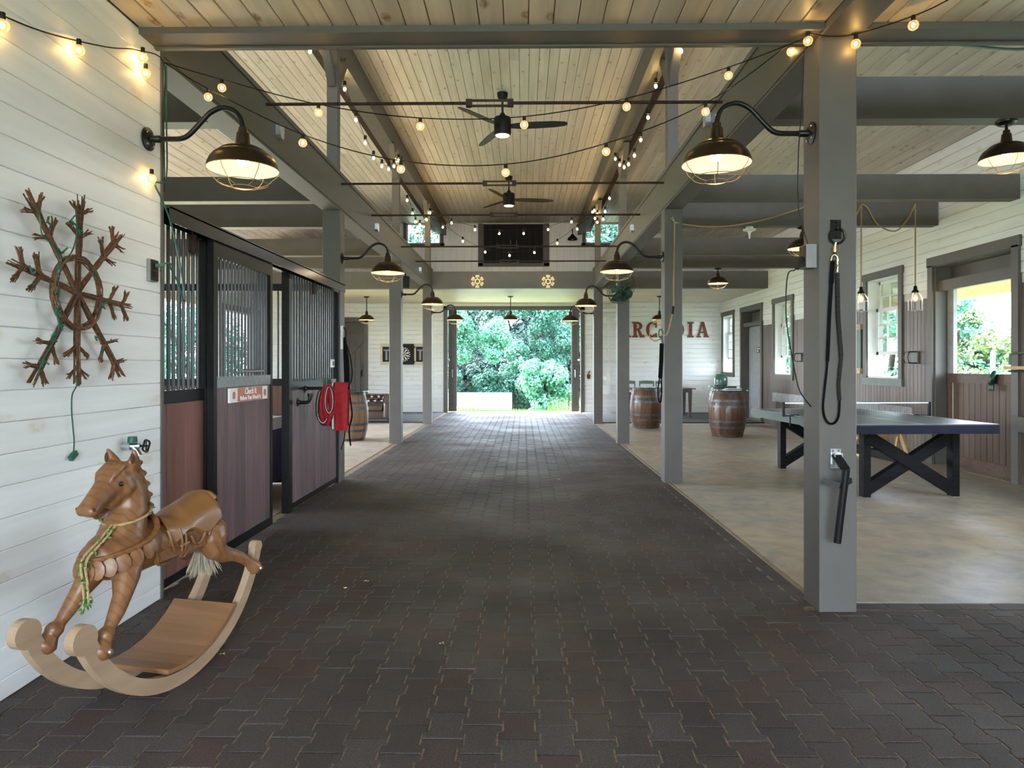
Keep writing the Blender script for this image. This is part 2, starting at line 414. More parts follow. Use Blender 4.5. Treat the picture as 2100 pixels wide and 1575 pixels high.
# floor: interlocking bone-shaped pavers, the near ones each an object
fl = MB()
fl.box(-2.25, 1.668, -4.5, YF + .6, -.12, -.004); fl.box(1.668, XWR, -4.5, 3.92, -.12, -.004)
floor = tag(fl.build('floor', 'joint_sand'), 'dark interlocking rubber pavers with tan sand joints down the aisle', 'floor', kind=S)
PWD, PLN = .138, .19
def paver_shape(w, l, a=.0095, g=.0026, rect=False):
    h, q = w / 2 - g * 1.4, l / 2 - g
    if rect: o = [(-h, -q), (h, -q), (h, q), (-h, q)]
    else:
        y1, y2 = l * .29, l * .19
        o = [(-h - a, -q), (h + a, -q), (h + a, -y1), (h - a, -y2), (h - a, y2), (h + a, y1), (h + a, q), (-h - a, q), (-h - a, y1), (-h + a, y2), (-h + a, -y2), (-h - a, -y1)]
    n = len(o); k = 1 - .004 / h
    vs = [(x, y, -.010) for x, y in o] + [(x, y, -.0015) for x, y in o] + [(x * k, y * (1 - .0025 / q), 0) for x, y in o]
    fs = [tuple(range(2 * n, 3 * n))]
    for r in (0, 1):
        fs += [(r * n + i, r * n + (i + 1) % n, (r + 1) * n + (i + 1) % n, (r + 1) * n + i) for i in range(n)]
    return vs, fs
spots = []
ncol = 27
for i in range(ncol):
    x = -2.155 + PWD * (i + .5)
    for j in range(-12, 108):
        y = PLN * (j + (.5 if i % 2 else 0))
        if y > YF + .5 or y < -1.3: continue
        spots.append((x, y, 0))
for i in range(ncol, ncol + 31):
    x = -2.155 + PWD * (i + .5)
    for j in range(-7, 20):
        y = PLN * (j + (.5 if i % 2 else 0))
        if y < 3.92 - .19 and x < XWR - .05: spots.append((x, y, 0))
for j in range(int(15.6 / .2)): spots.append((1.622, 3.95 + .2 * j, 1))              # border course along the concrete
for j in range(19): spots.append((1.74 + .2 * j, 3.865, 2))
def vis(x, y):
    p = V((x, y, 0)) - EYE; k = p.dot(FW)
    if k < .6: return None
    px, py = CX + FPX * p.dot(RT) / k, CY + FPX * H / k
    return (y, px) if -40 < px < 2140 and py < 1640 else None
shape = {0: paver_shape(PWD, PLN), 1: paver_shape(.088, .2, rect=True), 2: paver_shape(.2, .10, rect=True)}
for i in range(ncol, ncol + 31):                                                           # cut pieces closing the rows against the border
    x = -2.155 + PWD * (i + .5); end = max([y + PLN / 2 for (xx, y, k) in spots if k == 0 and abs(xx - x) < .01 and y < 3.9], default=3.8)
    if 3.815 - end > .03 and x < XWR - .05: spots.append((x, (end + 3.815) / 2, 3))
shape[3] = paver_shape(PWD, .09, rect=True)
near = sorted([(vis(x, y)[0], n) for n, (x, y, k) in enumerate(spots) if vis(x, y)])[:300]
near = {n for _, n in near}
pm = {}
for k, (vs, fs) in shape.items():
    me = MB().add(vs, fs).mesh('paver'); me.materials.append(M['paver']); pm[k] = me
rest = MB()
for n, (x, y, k) in enumerate(spots):
    z = random.uniform(-.0012, .0012)
    if n in near:
        o = bpy.data.objects.new('paver', pm[k]); C.objects.link(o); o.parent = floor; o.location = (x, y, z)
        o.rotation_euler = (random.uniform(-.004, .004), random.uniform(-.004, .004), random.uniform(-.006, .006))
    else:
        vs, fs = shape[k]; rest.add([(a + x, b + y, c + z) for a, b, c in vs], fs)
ro = rest.build('pavers_beyond', 'paver', floor); ro['kind'] = 'stuff'

tag(MB().box(1.668, XWR, 3.92, 16.0, -.15, .002).build('floor_concrete', 'concrete'), 'tan and grey mottled concrete slab under the ping pong table', 'floor', kind=S)
tag(MB().box(XWL, -2.25, 3.9, 16.0, -.15, .002).build('floor_slab', 'concrete'), 'concrete slab under the barrel and sofa beyond the stall', 'floor', kind=S)
tag(MB().box(1.670, 1.698, 3.93, 16, -.02, .004).build('trim_1', 'edge_tan'), 'tan edging strip where concrete meets the pavers', 'edging', kind=S)
tag(MB().box(1.70, XWR, 16.0, YF, -.15, .012).build('floor_mat', 'mat_grey'), 'dark grey mat floor beneath the red lettering', 'floor', kind=S)
tag(MB().box(XWL, -2.26, 16.0, YF, -.15, .012).build('floor_carpet', 'mat_grey'), 'dark grey mat floor below the dartboard', 'floor', kind=S)
tag(MB().box(1.70, XWR, 15.97, 16.0, 0, .022).build('trim_2', 'mat_edge'), 'black metal strip at the edge of the mat behind the barrels', 'edging', kind=S)
tag(MB().box(XWL, -2.26, 15.97, 16.0, 0, .022).build('trim_3', 'mat_edge'), 'black metal strip at the mat edge under the sofa', 'edging', kind=S)

# near white wall with the vine snowflake
wl = tag(MB().box(-2.28, -2.116, -4.5, 3.92, 0, 3.25).build('wall_left', 'backing_white'), 'white shiplap wall with vine snowflake and barn lamp', 'wall', kind=S)
BP = .1296; zj = 1.381 - BP * 10
plank(wl, (-2.10, -4.5, zj / 2), (0, 1, 0), (0, 0, 1), 8.42, zj, 'white_board', gap=.002)
for k in range(25):
    z = zj + BP * (k + .5)
    if z < 3.22: plank(wl, (-2.10, -4.5, z), (0, 1, 0), (0, 0, 1), 8.42, BP, 'white_board', c=.003, gap=.0015)
tag(MB().box(-2.30, -2.092, 3.92, 3.945, 0, 3.2).build('trim_4', 'grey_paint'), 'grey corner strip at the end of white wall', 'trim', kind=S)
tag(MB().box(XWL, -2.3, 3.80, 3.92, 0, 4.4).build('wall_stall', 'white_paint'), 'white end wall inside the horse stall', 'wall', kind=S)

# posts
post_lab = (('grey square post carrying saddle rack and brass lead clip', 'grey square post with rope hanging down its face', 'grey square post with green drum fan at its head', 'grey square post beside the white wall ladder'),
            (None, 'grey square post beside the red horse blanket', 'grey square post standing before the sofa arm', 'grey square post next to the dartboard cabinet'))
for side, x0 in ((0, XR), (1, XL - PW)):
    for k, y in enumerate(POSTY):
        if side == 1 and k == 0: continue
        p = MB(); c = .006
        o = [(c, 0), (PW - c, 0), (PW, c), (PW, PW - c), (PW - c, PW), (c, PW), (0, PW - c), (0, c)]
        p.prism(o, lambda a, b: (x0 + a, y + b, -.02), lambda a, b: (x0 + a, y + b, ZG0))
        p = tag(p.build('post', 'grey_paint'), post_lab[side][k], 'post', 'posts along the aisle', S)
        if k == 0: MB().box(x0 - .002, x0 + .016, y - .003, y + PW, 0, ZG0).build('casing_board', 'grey_paint', p)
# girders on the posts (bottom flange board, web, top board)
for x0, y0, lab in ((XR, -4.5, 'long grey girder over the posts on the ping pong side'), (XL - PW, 3.9, 'long grey girder over the posts on the stall side')):
    g = MB().box(x0, x0 + PW, y0, 15.95, ZG0, ZG1)
    g = tag(g.build('girder_beam', 'grey_paint'), lab, 'beam', kind=S)
    MB().box(x0 - .012, x0 + PW + .012, max(y0, 3.9), 15.9, ZG1 - .03, ZG1 + .012).build('cap_board', 'grey_paint', g)
    MB().box(x0 - .008, x0 + PW + .008, max(y0, 3.9), 15.9, ZG0 + .02, ZG0 + .034).build('bead', 'grey_paint', g)
# tie beams over the side aisles
for k, (y, za, zb) in enumerate(((5.40, 3.29, 3.62), (7.80, 3.24, 3.52), (9.32, 3.25, 3.57), (11.75, 3.25, 3.54), (13.30, 3.25, 3.54))):
    where = ('beside the post with the saddle rack', 'above the post with the rope', 'holding the two caged pendants', 'above the post with the drum fan', 'before the tack room door')[k]
    whl = ('above the stall bars by the white wall', 'above the post by the red blanket', 'behind the red blanket post', 'above the sofa post', 'holding the black loudspeaker')[k]
    tag(MB().box(XR + PW, XWR, y, y + .16, za, zb).build('cross_beam', 'dark_paint'), 'dark grey tie beam ' + where, 'beam', 'tie beams', S)
    tag(MB().box(XWL, XL - PW, y, y + .16, za, zb).build('cross_beam', 'dark_paint'), 'grey tie beam ' + whl, 'beam', 'tie beams', S)
# front and rear header beams
for x0, x1, lab in ((-2.1, XR, 'wide grey header beam spanning the aisle by the white wall'), (XR + PW, XWR, 'grey header beam over the edge of concrete slab')):
    b = tag(MB().box(x0, x1, 3.70, 3.87, 3.165, 3.7).build('header_beam', 'grey_paint'), lab, 'beam', kind=S)
    MB().box(x0, x1, 3.855, 3.885, 3.155, 3.18).build('lip', 'grey_paint', b)
for x0, x1, lab in ((XL, XR, 'grey header beam carrying two lit stars'), (XR + PW, XWR, 'grey header beam over the barrels'), (XWL, XL - PW, 'grey header beam over the sofa')):
    tag(MB().box(x0, x1, 15.75, 15.95, 3.13, 3.52).build('header_beam', 'grey_paint'), lab, 'beam', kind=S)
# ceilings
def ceil_run(parent, xa, za, xb, zb, y0, y1, w, mat, pieces=2):
    a, b = V((xa, 0, za)), V((xb, 0, zb)); d = (b - a).normalized(); n = max(1, round((b - a).length / w)); w = (b - a).length / n
    for i in range(n):
        o = a + d * w * (i + .5); cuts = [y0] + sorted(random.sample([y0 + .4 * j for j in range(3, int((y1 - y0) / .4) - 3)], pieces - 1)) + [y1]
        for p, q in zip(cuts, cuts[1:]): plank(parent, (o.x, p + .001, o.z), (0, 1, 0), d, q - p - .002, w, mat, gap=.004, c=.005)
cf = tag(MB().box(-2.12, XWR, -4.5, 3.72, 3.214, 3.26).build('ceiling_front', 'backing'), 'knotty pine board ceiling low over the white wall', 'ceiling', kind=S)
ceil_run(cf, -2.1, 3.2, XR, 3.2, -4.5, 3.70, .132, 'pine', 1); ceil_run(cf, XR + PW, 3.2, XWR, 3.2, -4.5, 3.70, .132, 'pine', 1)
XA, XB, ZE = -3.75, 3.25, 4.25
YC = YF + .1
cm = MB()
cm.box(XA, XB, 3.87, YC, ZC + .014, ZC + .06)
for xa, xb in ((XB, XWR + .3), (XA, XWL - .3)):
    zb = ZC + (ZE - ZC) * abs(xb - xa) / abs((XWR if xb > 0 else XWL) - xa)
    cm.add([(xa, 3.87, ZC + .014), (xb, 3.87, zb + .014), (xb, YC, zb + .014), (xa, YC, ZC + .014), (xa, 3.87, ZC + .06), (xb, 3.87, zb + .06), (xb, YC, zb + .06), (xa, YC, ZC + .06)],
           [(0, 1, 2, 3), (4, 5, 6, 7), (0, 1, 5, 4), (1, 2, 6, 5), (2, 3, 7, 6), (3, 0, 4, 7)])
cm = tag(cm.build('ceiling', 'backing'), 'high knotty pine board ceiling with two ceiling fans', 'ceiling', kind=S)
ceil_run(cm, XA, ZC, XB, ZC, 3.9, YF, .132, 'pine_white', 3); ceil_run(cm, XB, ZC, XWR, ZE, 3.9, YF, .132, 'pine_white', 3); ceil_run(cm, XWL, ZE, XA, ZC, 3.9, YF, .132, 'pine_white', 3)
cl = tag(MB().box(XWL, XWR, 15.9, YF, 3.144, 3.3).build('ceiling_lobby', 'backing'), 'low pine board ceiling before the open barn door', 'ceiling', kind=S)
for k in range(27): plank(cl, (XWL, 15.95 + .1315 * (k + .5), 3.13), (1, 0, 0), (0, -1, 0), XWR - XWL, .1315, 'pine_flat', gap=.003)
# purlins, uprights and braces of the nave
for xf, sgn, lab in ((-2.20, -1, 'long grey purlin under the ceiling on the stall side'), (1.55, 1, 'long grey purlin under the ceiling on the ping pong side')):
    p = tag(MB().box(min(xf, xf + sgn * .10), max(xf, xf + sgn * .10), 3.93, YF, 5.07, ZC).build('purlin_beam', 'grey_paint'), lab, 'beam', kind=S)
    a, b = xf + sgn * .10, xf + sgn * .24
    MB().box(min(a, b), max(a, b), 3.93, YF, 5.10, 5.16).build('soffit', 'grey_paint', p)
    MB().box(min(b, b + sgn * .13), max(b, b + sgn * .13), 3.93, YF, 5.16, 5.24).build('edge_board', 'rust', p)
    for k, y in enumerate(POSTY[1:]):
        xc = XL - .10 if sgn < 0 else XR + .10
        u = MB().box(xc - .062, xc + .062, y + .03, y + .15, ZG1, 5.10)
        u = tag(u.build('upright_post', 'grey_paint'), 'slim grey upright on the girder ' + (('above the red blanket post', 'above the sofa post', 'above the dartboard post') if sgn < 0 else ('above the rope post', 'above the drum fan post', 'above the ladder post'))[k], 'post', 'uprights on the girders', S)
        MB().bar((xc, y + .05, 4.62), (xc, y - .36, 5.10), .10, .09, (1, 0, 0)).build('brace', 'grey_paint', u)
        MB().bar((xc, y + .13, 4.62), (xc, y + .54, 5.10), .10, .09, (1, 0, 0)).build('brace', 'grey_paint', u)
# loft walls
tag(MB().box(2.4, XWR, -4.62, -4.5, 0, 3.2).build('wall_front_added', 'white_paint'), 'white front wall beside the porch entrance', 'wall', kind=S)  # unseen wall added behind the camera to cut the front daylight
tag(MB().box(XWL, XWR, -4.6, -4.5, 3.2, 4.35).build('wall_gable_added', 'white_paint'), 'low white gable wall over the porch entrance', 'wall', kind=S)  # unseen partial gable, added to cut skylight on the uprights
UW = YF
up_holes = [(-1.27, .72, 4.19, 5.40), (-3.34, -2.37, 4.83, 5.41), (1.77, 2.74, 4.83, 5.41)]
uw = MB()
for a, b, c, d in rects_minus(XWL, XWR, 3.3, 5.45, up_holes): uw.box(a, b, UW + .016, UW + .16, c, d)
uw = tag(uw.build('wall_upper', 'backing_white'), 'white vertical board loft wall around dark loft doors', 'wall', kind=S)
n = 58; w = (XWR - XWL) / n
for k in range(n):
    x = XWL + w * (k + .5)
    zt = ZC - .02 if XA < x < XB else ZC - .02 - .5 * (x - XB if x > 0 else XA - x)
    for za, zb in spans_minus(3.3, round(zt, 2), x - w / 2, x + w / 2, [(h[2], h[3], h[0], h[1]) for h in up_holes]):
        plank(uw, (x, UW, za), (0, 0, 1), (-1, 0, 0), zb - za, w, 'white_board')
ld = tag(MB().box(-1.27, .72, UW + .05, UW + .08, 4.19, 5.40).build('door_1', 'dark_paint'), 'pair of dark brown loft doors high above the header', 'loft doors', kind=S)
for k in range(9): plank(ld, (-1.13 + .188 * (k + .5), UW + .045, 4.28), (0, 0, 1), (-1, 0, 0), 1.1, .188, 'black_wood')
for b in ((-1.29, -1.15, 4.19, 5.40), (.59, .74, 4.19, 5.40), (-1.29, .74, 4.17, 4.27)):
    MB().box(b[0], b[1], UW - .025, UW + .05, b[2], b[3]).build('casing', 'dark_paint', ld)
for q in (-.36, -.19): MB().tube([(q, UW + .03, 4.72), (q, UW - .02, 4.74), (q, UW - .02, 4.92), (q, UW + .03, 4.94)], .01, 6).build('pull_handle', 'steel', ld)

def sash(parent, fix, u0, u1, z0, z1, cols, rows, axis, rail=.05, mun=.022, dep=.035, mat='white_paint'):
    """one glazed sash in the plane axis=fix"""
    def bx(a, b, c, d, m, name, dd=dep):
        g = MB()
        if axis == 'x': g.box(fix - dd / 2, fix + dd / 2, a, b, c, d)
        else: g.box(a, b, fix - dd / 2, fix + dd / 2, c, d)
        return g.build(name, m, parent)
    bx(u0, u0 + rail, z0, z1, mat, 'stile'); bx(u1 - rail, u1, z0, z1, mat, 'stile')
    bx(u0, u1, z0, z0 + rail, mat, 'rail'); bx(u0, u1, z1 - rail, z1, mat, 'rail')
    a0, a1, b0, b1 = u0 + rail, u1 - rail, z0 + rail, z1 - rail
    for i in range(1, cols): bx(a0 + (a1 - a0) * i / cols - mun / 2, a0 + (a1 - a0) * i / cols + mun / 2, b0, b1, mat, 'muntin')
    for i in range(1, rows): bx(a0, a1, b0 + (b1 - b0) * i / rows - mun / 2, b0 + (b1 - b0) * i / rows + mun / 2, mat, 'muntin', dep * .9)
    for i in range(cols):
        for j in range(rows):
            bx(a0 + (a1 - a0) * i / cols, a0 + (a1 - a0) * (i + 1) / cols, b0 + (b1 - b0) * j / rows, b0 + (b1 - b0) * (j + 1) / rows, 'glass', 'pane', .004)
for k, h in enumerate(up_holes[1:]):
    w = thing('window_%d' % (k + 1), ('small loft window above the sofa post', 'small loft window beside the wall-mounted loft lamp')[k], 'window', (0, 0, 0), kind=S)
    sash(w, UW + .05, h[0], h[1], h[2], h[3], 3, 2, 'y', .04, .018)
    for b in ((h[0] - .09, h[0], h[2] - .1, h[3]), (h[1], h[1] + .09, h[2] - .1, h[3]), (h[0] - .12, h[1] + .12, h[2] - .1, h[2])):
        MB().box(b[0], b[1], UW - .03, UW + .02, b[2], b[3]).build('casing', 'dark_paint', w)

# far wall
DX0, DX1, DZ = -1.92, 1.39, 2.94
fw_holes = [(DX0 - .26, DX1 + .26, -1, DZ), (-5.45, -4.55, -1, 2.62)]
fw = MB()
for a, b, c, d in rects_minus(XWL, XWR, 0, 3.2, fw_holes): fw.box(a, b, YF + .016, YF + .16, c, d)
fw = tag(fw.build('wall_far', 'backing_white'), 'white shiplap wall with red letters and dartboard around the barn door', 'wall', kind=S)
n = 24; w = 3.13 / n
for k in range(n):
    z = w * (k + .5)
    for a, b in spans_minus(XWL, XWR, z - w / 2, z + w / 2, fw_holes): plank(fw, (a, YF, z), (1, 0, 0), (0, 0, 1), b - a, w, 'white_board', c=.006, gap=.005)
bd = thing('door_2', 'wide open sliding barn door frame onto the trees', 'barn door', (0, YF, 0), kind=S)
for x0, x1, z0, z1 in ((DX0 - .36, DX0 - .25, 0, DZ + .1), (DX1 + .25, DX1 + .36, 0, DZ + .1), (DX0 - .36, DX1 + .36, DZ, DZ + .1)):
    MB().box(x0, x1, YF - .03, YF + .16, z0, z1).build('casing', 'grey_paint', bd)
for s, x0, x1 in ((0, DX0 - .24, DX0), (1, DX1, DX1 + .22)):
    lf = MB().box(x0, x1, YF + .2, YF + .25, .02, DZ + .02).build('door_leaf', 'grey_paint', bd)
    for a, b, c, d in ((x0 + .02, x0 + .07, .02, DZ), (x1 - .07, x1 - .02, .02, DZ), (x0, x1, .02, .18), (x0, x1, .78, .86)):
        MB().box(a + .001, b - .001, YF + (.18 if b - a < .1 else .175), YF + .2, c + .001, d - .001).build('batten', 'grey_paint', lf)
    hx = x0 + .12 if s == 0 else x0 + .10
    MB().tube([(hx, YF + .19, 1.0), (hx, YF + .13, 1.02), (hx, YF + .13, 1.2), (hx, YF + .19, 1.22)], .012, 6).build('pull_handle', 'zinc', lf)
    MB().ball((x0 + .02 if s == 0 else x1 - .02, YF + .15, 1.5), .035, 8).build('latch', 'zinc', lf)
# plank door on the far wall
d3 = thing('door_3', 'grey plank door with diagonal brace behind the leather sofa', 'door', (-5.0, YF, 0), kind=S)
for x0, x1, z0, z1 in ((-5.55, -5.44, 0, 2.72), (-4.56, -4.45, 0, 2.72), (-5.57, -4.43, 2.6, 2.72)):
    MB().box(x0, x1, YF - .025, YF + .2, z0, z1).build('casing', 'grey_paint', d3)
MB().box(-5.45, -4.55, YF + .16, YF + .2, 0, 2.62).build('recess', 'dark_paint', d3)
for k in range(6): plank(d3, (-5.44 + .148 * (k + .5), YF + .13, .02), (0, 0, 1), (-1, 0, 0), 2.25, .148, 'grey_paint', t=.03)
for z0 in (.15, 1.15, 2.1): MB().box(-5.44, -4.56, YF + .105, YF + .13, z0, z0 + .13).build('ledge', 'grey_paint', d3)
MB().bar((-5.4, YF + .115, 1.25), (-4.62, YF + .115, 2.1), .02, .11).build('brace', 'grey_paint', d3)
hd = MB().tube([(-4.66, YF + .12, 1.05), (-4.66, YF + .07, 1.06), (-4.66, YF + .07, 1.2), (-4.66, YF + .12, 1.22)], .014, 6).build('handle', 'black_steel', d3)
MB().box(-4.70, -4.62, YF + .095, YF + .115, 1.24, 1.36).build('latch_plate', 'black_steel', d3)

# ping pong side wall: shiplap above a stained wainscot, thick reveals
def YR(px): return at(px, 700, X=XWR).y
wA = (YR(1504), YR(1483), 1.15, 2.72); wC = (YR(1624), YR(1589), 1.15, 2.72); wD = (YR(1845), YR(1779), 1.15, 2.72)
dB = (YR(1561), YR(1522), -1, 2.72); dE = (YR(2079), YR(1916), -1, 2.72)
dG = (4.9, 6.7, 1.15, 2.6)                      # wide opening out of view, added to let daylight in
rh = [wA, wC, wD, dB, dE, dG]
wr = MB()
for a, b, c, d in rects_minus(3.92, YF + .1, 0, 4.6, rh): wr.box(XWR + .016, XWR + .22, a, b, c, d)
wr = tag(wr.build('wall_right', 'backing_white'), 'white shiplap wall above stained wainscot behind the ping pong table', 'wall', kind=S)
WZ = 2.285; YW = dB[0] - .1
n = 32; 
for k in range(n):
    z = .133 * (k + .5)
    if z > 4.3: continue
    y0 = 3.92 if z > WZ + .05 else dB[1] + .1
    for a, b in spans_minus(y0, YF, z - .066, z + .066, rh): plank(wr, (XWR, a, z), (0, 1, 0), (0, 0, -1), b - a, .133, 'white_board', c=.006, gap=.005)
nb = int((YW - 3.92) / .092)
for k in range(nb):
    y = 3.92 + .092 * (k + .5)
    for za, zb in spans_minus(.0, WZ, y - .03, y + .03, [(h[2], h[3], h[0], h[1]) for h in rh]):
        plank(wr, (XWR - .004, y, za), (0, 0, 1), (0, 1, 0), zb - za, .092, 'wainscot')
def right_window(n, h, lab):
    w = thing('window_%d' % n, lab, 'window', (XWR, (h[0] + h[1]) / 2, h[2]), kind=S)
    a, b, c, d = h
    MB().box(XWR - .028, XWR + .01, a - .10, a, c - .1, d + .02).build('casing', 'grey_paint', w); MB().box(XWR - .028, XWR + .01, b, b + .10, c - .1, d + .02).build('casing', 'grey_paint', w)
    MB().box(XWR - .034, XWR + .01, a - .12, b + .12, d, d + .115).build('head_casing', 'grey_paint', w)
    MB().box(XWR - .034, XWR + .012, a - .108, b + .108, c - .112, c + .002).build('apron', 'chalk_green' if n == 5 else 'grey_paint', w)
    for y0, y1, z0, z1 in ((a, a + .02, c, d), (b - .02, b, c, d), (a, b, d - .02, d), (a, b, c, c + .03)):
        MB().box(XWR, XWR + .24, y0, y1, z0, z1).build('reveal', 'white_paint', w)
    zm = c + (d - c) * .70
    up = MB().box(XWR + .195, XWR + .215, a + .02, b - .02, d - .03, d - .02).build('upper_sash', 'white_paint', w); sash(up, XWR + .19, a + .02, b - .02, zm - .03, d - .02, 3, 2, 'x', .045, .02, .03)
    lo = MB().box(XWR + .14, XWR + .16, a + .02, b - .02, zm, zm + .01).build('lower_sash', 'white_paint', w); sash(lo, XWR + .15, a + .02, b - .02, c + (d - c) * .235, zm + .02, 3, 3, 'x', .055, .02, .03)
    return w
right_window(3, wA, 'narrow double-hung window beside the far corner and red letters')
right_window(4, wC, 'double-hung window just past the tack room door')
right_window(5, wD, 'double-hung window with pale green sill board beside the dutch door')
# tack room door
d4 = thing('door_4', 'weathered grey plank door with small black sign', 'door', (XWR, sum(dB[:2]) / 2, 0), kind=S)
for y0, y1, z0, z1 in ((dB[0] - .10, dB[0], 0, 2.72), (dB[1], dB[1] + .10, 0, 2.72), (dB[0] - .12, dB[1] + .12, 2.70, 2.83)):
    MB().box(XWR - .03, XWR + .01, y0, y1, z0, z1).build('casing', 'grey_paint', d4)
for y0, y1, z0, z1 in ((dB[0], dB[0] + .03, 0, 2.72), (dB[1] - .03, dB[1], 0, 2.72), (dB[0], dB[1], 2.69, 2.72)):
    MB().box(XWR, XWR + .25, y0, y1, z0, z1).build('jamb', 'grey_paint', d4)
MB().box(XWR + .02, XWR + .1, dB[0], dB[1], 2.32, 2.42).build('track_board', 'grey_paint', d4)
MB().box(XWR + .23, XWR + .25, dB[0], dB[1], 0, 2.72).build('recess', 'dark_paint', d4)
plain('weathered', (.30, .31, .32), .6, var=.12, scale=12)
kk = 9; ww = (dB[1] - dB[0] - .06) / kk
for k in range(kk): plank(d4, (XWR + .16, dB[0] + .03 + ww * (k + .5), .02), (0, 0, 1), (0, 1, 0), 2.3, ww, 'weathered', t=.03)
sg = MB().box(XWR + .148, XWR + .16, dB[0] + .15, dB[0] + .75, 1.66, 1.80).build('door_sign', 'black_plastic', d4)
for z0, z1, y0, y1 in ((1.74, 1.78, dB[0] + .22, dB[0] + .56), (1.68, 1.71, dB[0] + .3, dB[0] + .46), (1.68, 1.72, dB[0] + .62, dB[0] + .70), (1.74, 1.78, dB[0] + .62, dB[0] + .70)):
    MB().box(XWR + .144, XWR + .149, y0, y1, z0, z1).build('sign_marking', 'sign_white', sg)
# dutch door, top half open
d5 = thing('door_5', 'stained dutch door with open top showing a sunlit tree', 'dutch door', (XWR, sum(dE[:2]) / 2, 0), kind=S)
a, b = dE[0], dE[1]
for y0, y1, z0, z1 in ((a - .11, a, 0, 2.72), (b, b + .11, 0, 2.72), (a - .13, b + .13, 2.70, 2.83)):
    MB().box(XWR - .032, XWR + .01, y0, y1, z0, z1).build('casing', 'grey_paint', d5)
for y0, y1, z0, z1 in ((a, a + .03, 0, 2.72), (b - .03, b, 0, 2.72), (a, b, 2.69, 2.72)):
    MB().box(XWR, XWR + .26, y0, y1, z0, z1).build('jamb', 'grey_paint', d5)
MB().box(XWR + .04, XWR + .12, a, b, 2.36, 2.50).build('track_board', 'grey_paint', d5)
MB().box(XWR + .22, XWR + .25, a, b, 2.44, 2.72).build('transom_board', 'dark_paint', d5)
MB().box(XWR + .16, XWR + .21, b - .16, b - .03, .05, 2.44).build('open_leaf_edge', 'weathered', d5)
kk = 13; ww = (b - a - .06) / kk
lower = MB().box(XWR + .17, XWR + .20, a + .034, b - .034, .006, 1.22).build('lower_leaf', 'door_board', d5)
for k in range(kk): plank(lower, (XWR + .165, a + .03 + ww * (k + .5), .12), (0, 0, 1), (0, 1, 0), 1.05, ww, 'door_board')
for y0, y1, z0, z1 in ((a + .035, b - .035, 1.12, 1.245), (a + .035, b - .035, .02, .15), (a + .036, a + .13, .15, 1.12), (b - .13, b - .036, .15, 1.12)):
    MB().box(XWR + .145, XWR + .166, y0, y1, z0, z1).build('rail', 'door_board', lower)

d6 = thing('door_6_added', 'wide open hatch in the wainscot beside the dutch door', 'hatch', (XWR, 5.7, 0), kind=S)
for y0, y1, z0, z1 in ((dG[0] - .11, dG[0] + .006, 1.06, 2.598), (dG[1] - .006, dG[1] + .11, 1.06, 2.598), (dG[0] - .13, dG[1] + .13, 2.59, 2.72), (dG[0] - .12, dG[1] + .12, 1.05, 1.157)):
    MB().box(XWR - .032, XWR + .22, y0, y1, z0, z1).build('casing', 'grey_paint', d6)
# unseen porch side wall, added to dim the front daylight
wpz = tag(MB().box(XWR + .016, XWR + .2, -4.5, 3.92, 0, 3.25).build('wall_porch_added', 'backing_white'), 'white shiplap porch wall facing the vine snowflake', 'wall', kind=S)
for k in range(24): plank(wpz, (XWR, -4.5, .133 * (k + .5)), (0, 1, 0), (0, 0, -1), 8.42, .133, 'white_board', c=.006, gap=.005)
for h in (dB, dE): tag(MB().box(XWR, XWR + .32, h[0], h[1], -.12, .004).build('floor_sill', 'concrete'), 'concrete threshold of the ' + ('tack room door' if h is dB else 'dutch door'), 'threshold', kind=S)
# stall side outer wall
lo_holes = [(11.4, 13.4, .05, 2.5), (8.3, 10.3, .05, 2.5), (4.6, 7.0, 1.1, 2.6), (13.9, 15.6, .05, 2.5)]  # first opening enlarged, the others added, to let daylight in
wo = MB()
for a, b, c, d in rects_minus(3.8, YF + .1, 0, 4.6, lo_holes): wo.box(XWL - .2, XWL - .016, a, b, c, d)
wo = tag(wo.build('wall_outer', 'backing_white'), 'white shiplap outer wall seen through the stall bars', 'wall', kind=S)
for k in range(32):
    z = .133 * (k + .5)
    for a, b in spans_minus(3.92, YF, z - .066, z + .066, lo_holes): plank(wo, (XWL, a, z), (0, 1, 0), (0, 0, 1), b - a, .133, 'white_board', c=.006, gap=.005)
for k, h in enumerate(lo_holes):
    w = thing('window_%d' % (6 + k), ('open outer doorway glimpsed through the stall bars, enlarged for daylight', 'open outer doorway behind the stall partition', 'wide window inside the horse stall', 'open outer doorway beside the sofa', 'open outer doorway next to the braced plank door')[k], 'doorway', (XWL, (h[0] + h[1]) / 2, h[2]), kind=S)
    for y0, y1, z0, z1 in ((h[0] - .1, h[0] + .006, h[2] - .1, h[3] - .002), (h[1] - .006, h[1] + .1, h[2] - .1, h[3] - .002), (h[0] - .11, h[1] + .11, h[3] - .006, h[3] + .12), (h[0] - .11, h[1] + .11, h[2] - .11, h[2] + .006)):
        MB().box(XWL - .21, XWL + .03, y0, y1, z0, z1).build('casing', 'yellow_pine' if k == 0 else 'grey_paint', w)
    if k == 2: sash(w, XWL - .16, h[0], h[1], h[2], h[3], 6, 4, 'x', .05, .02, .03)
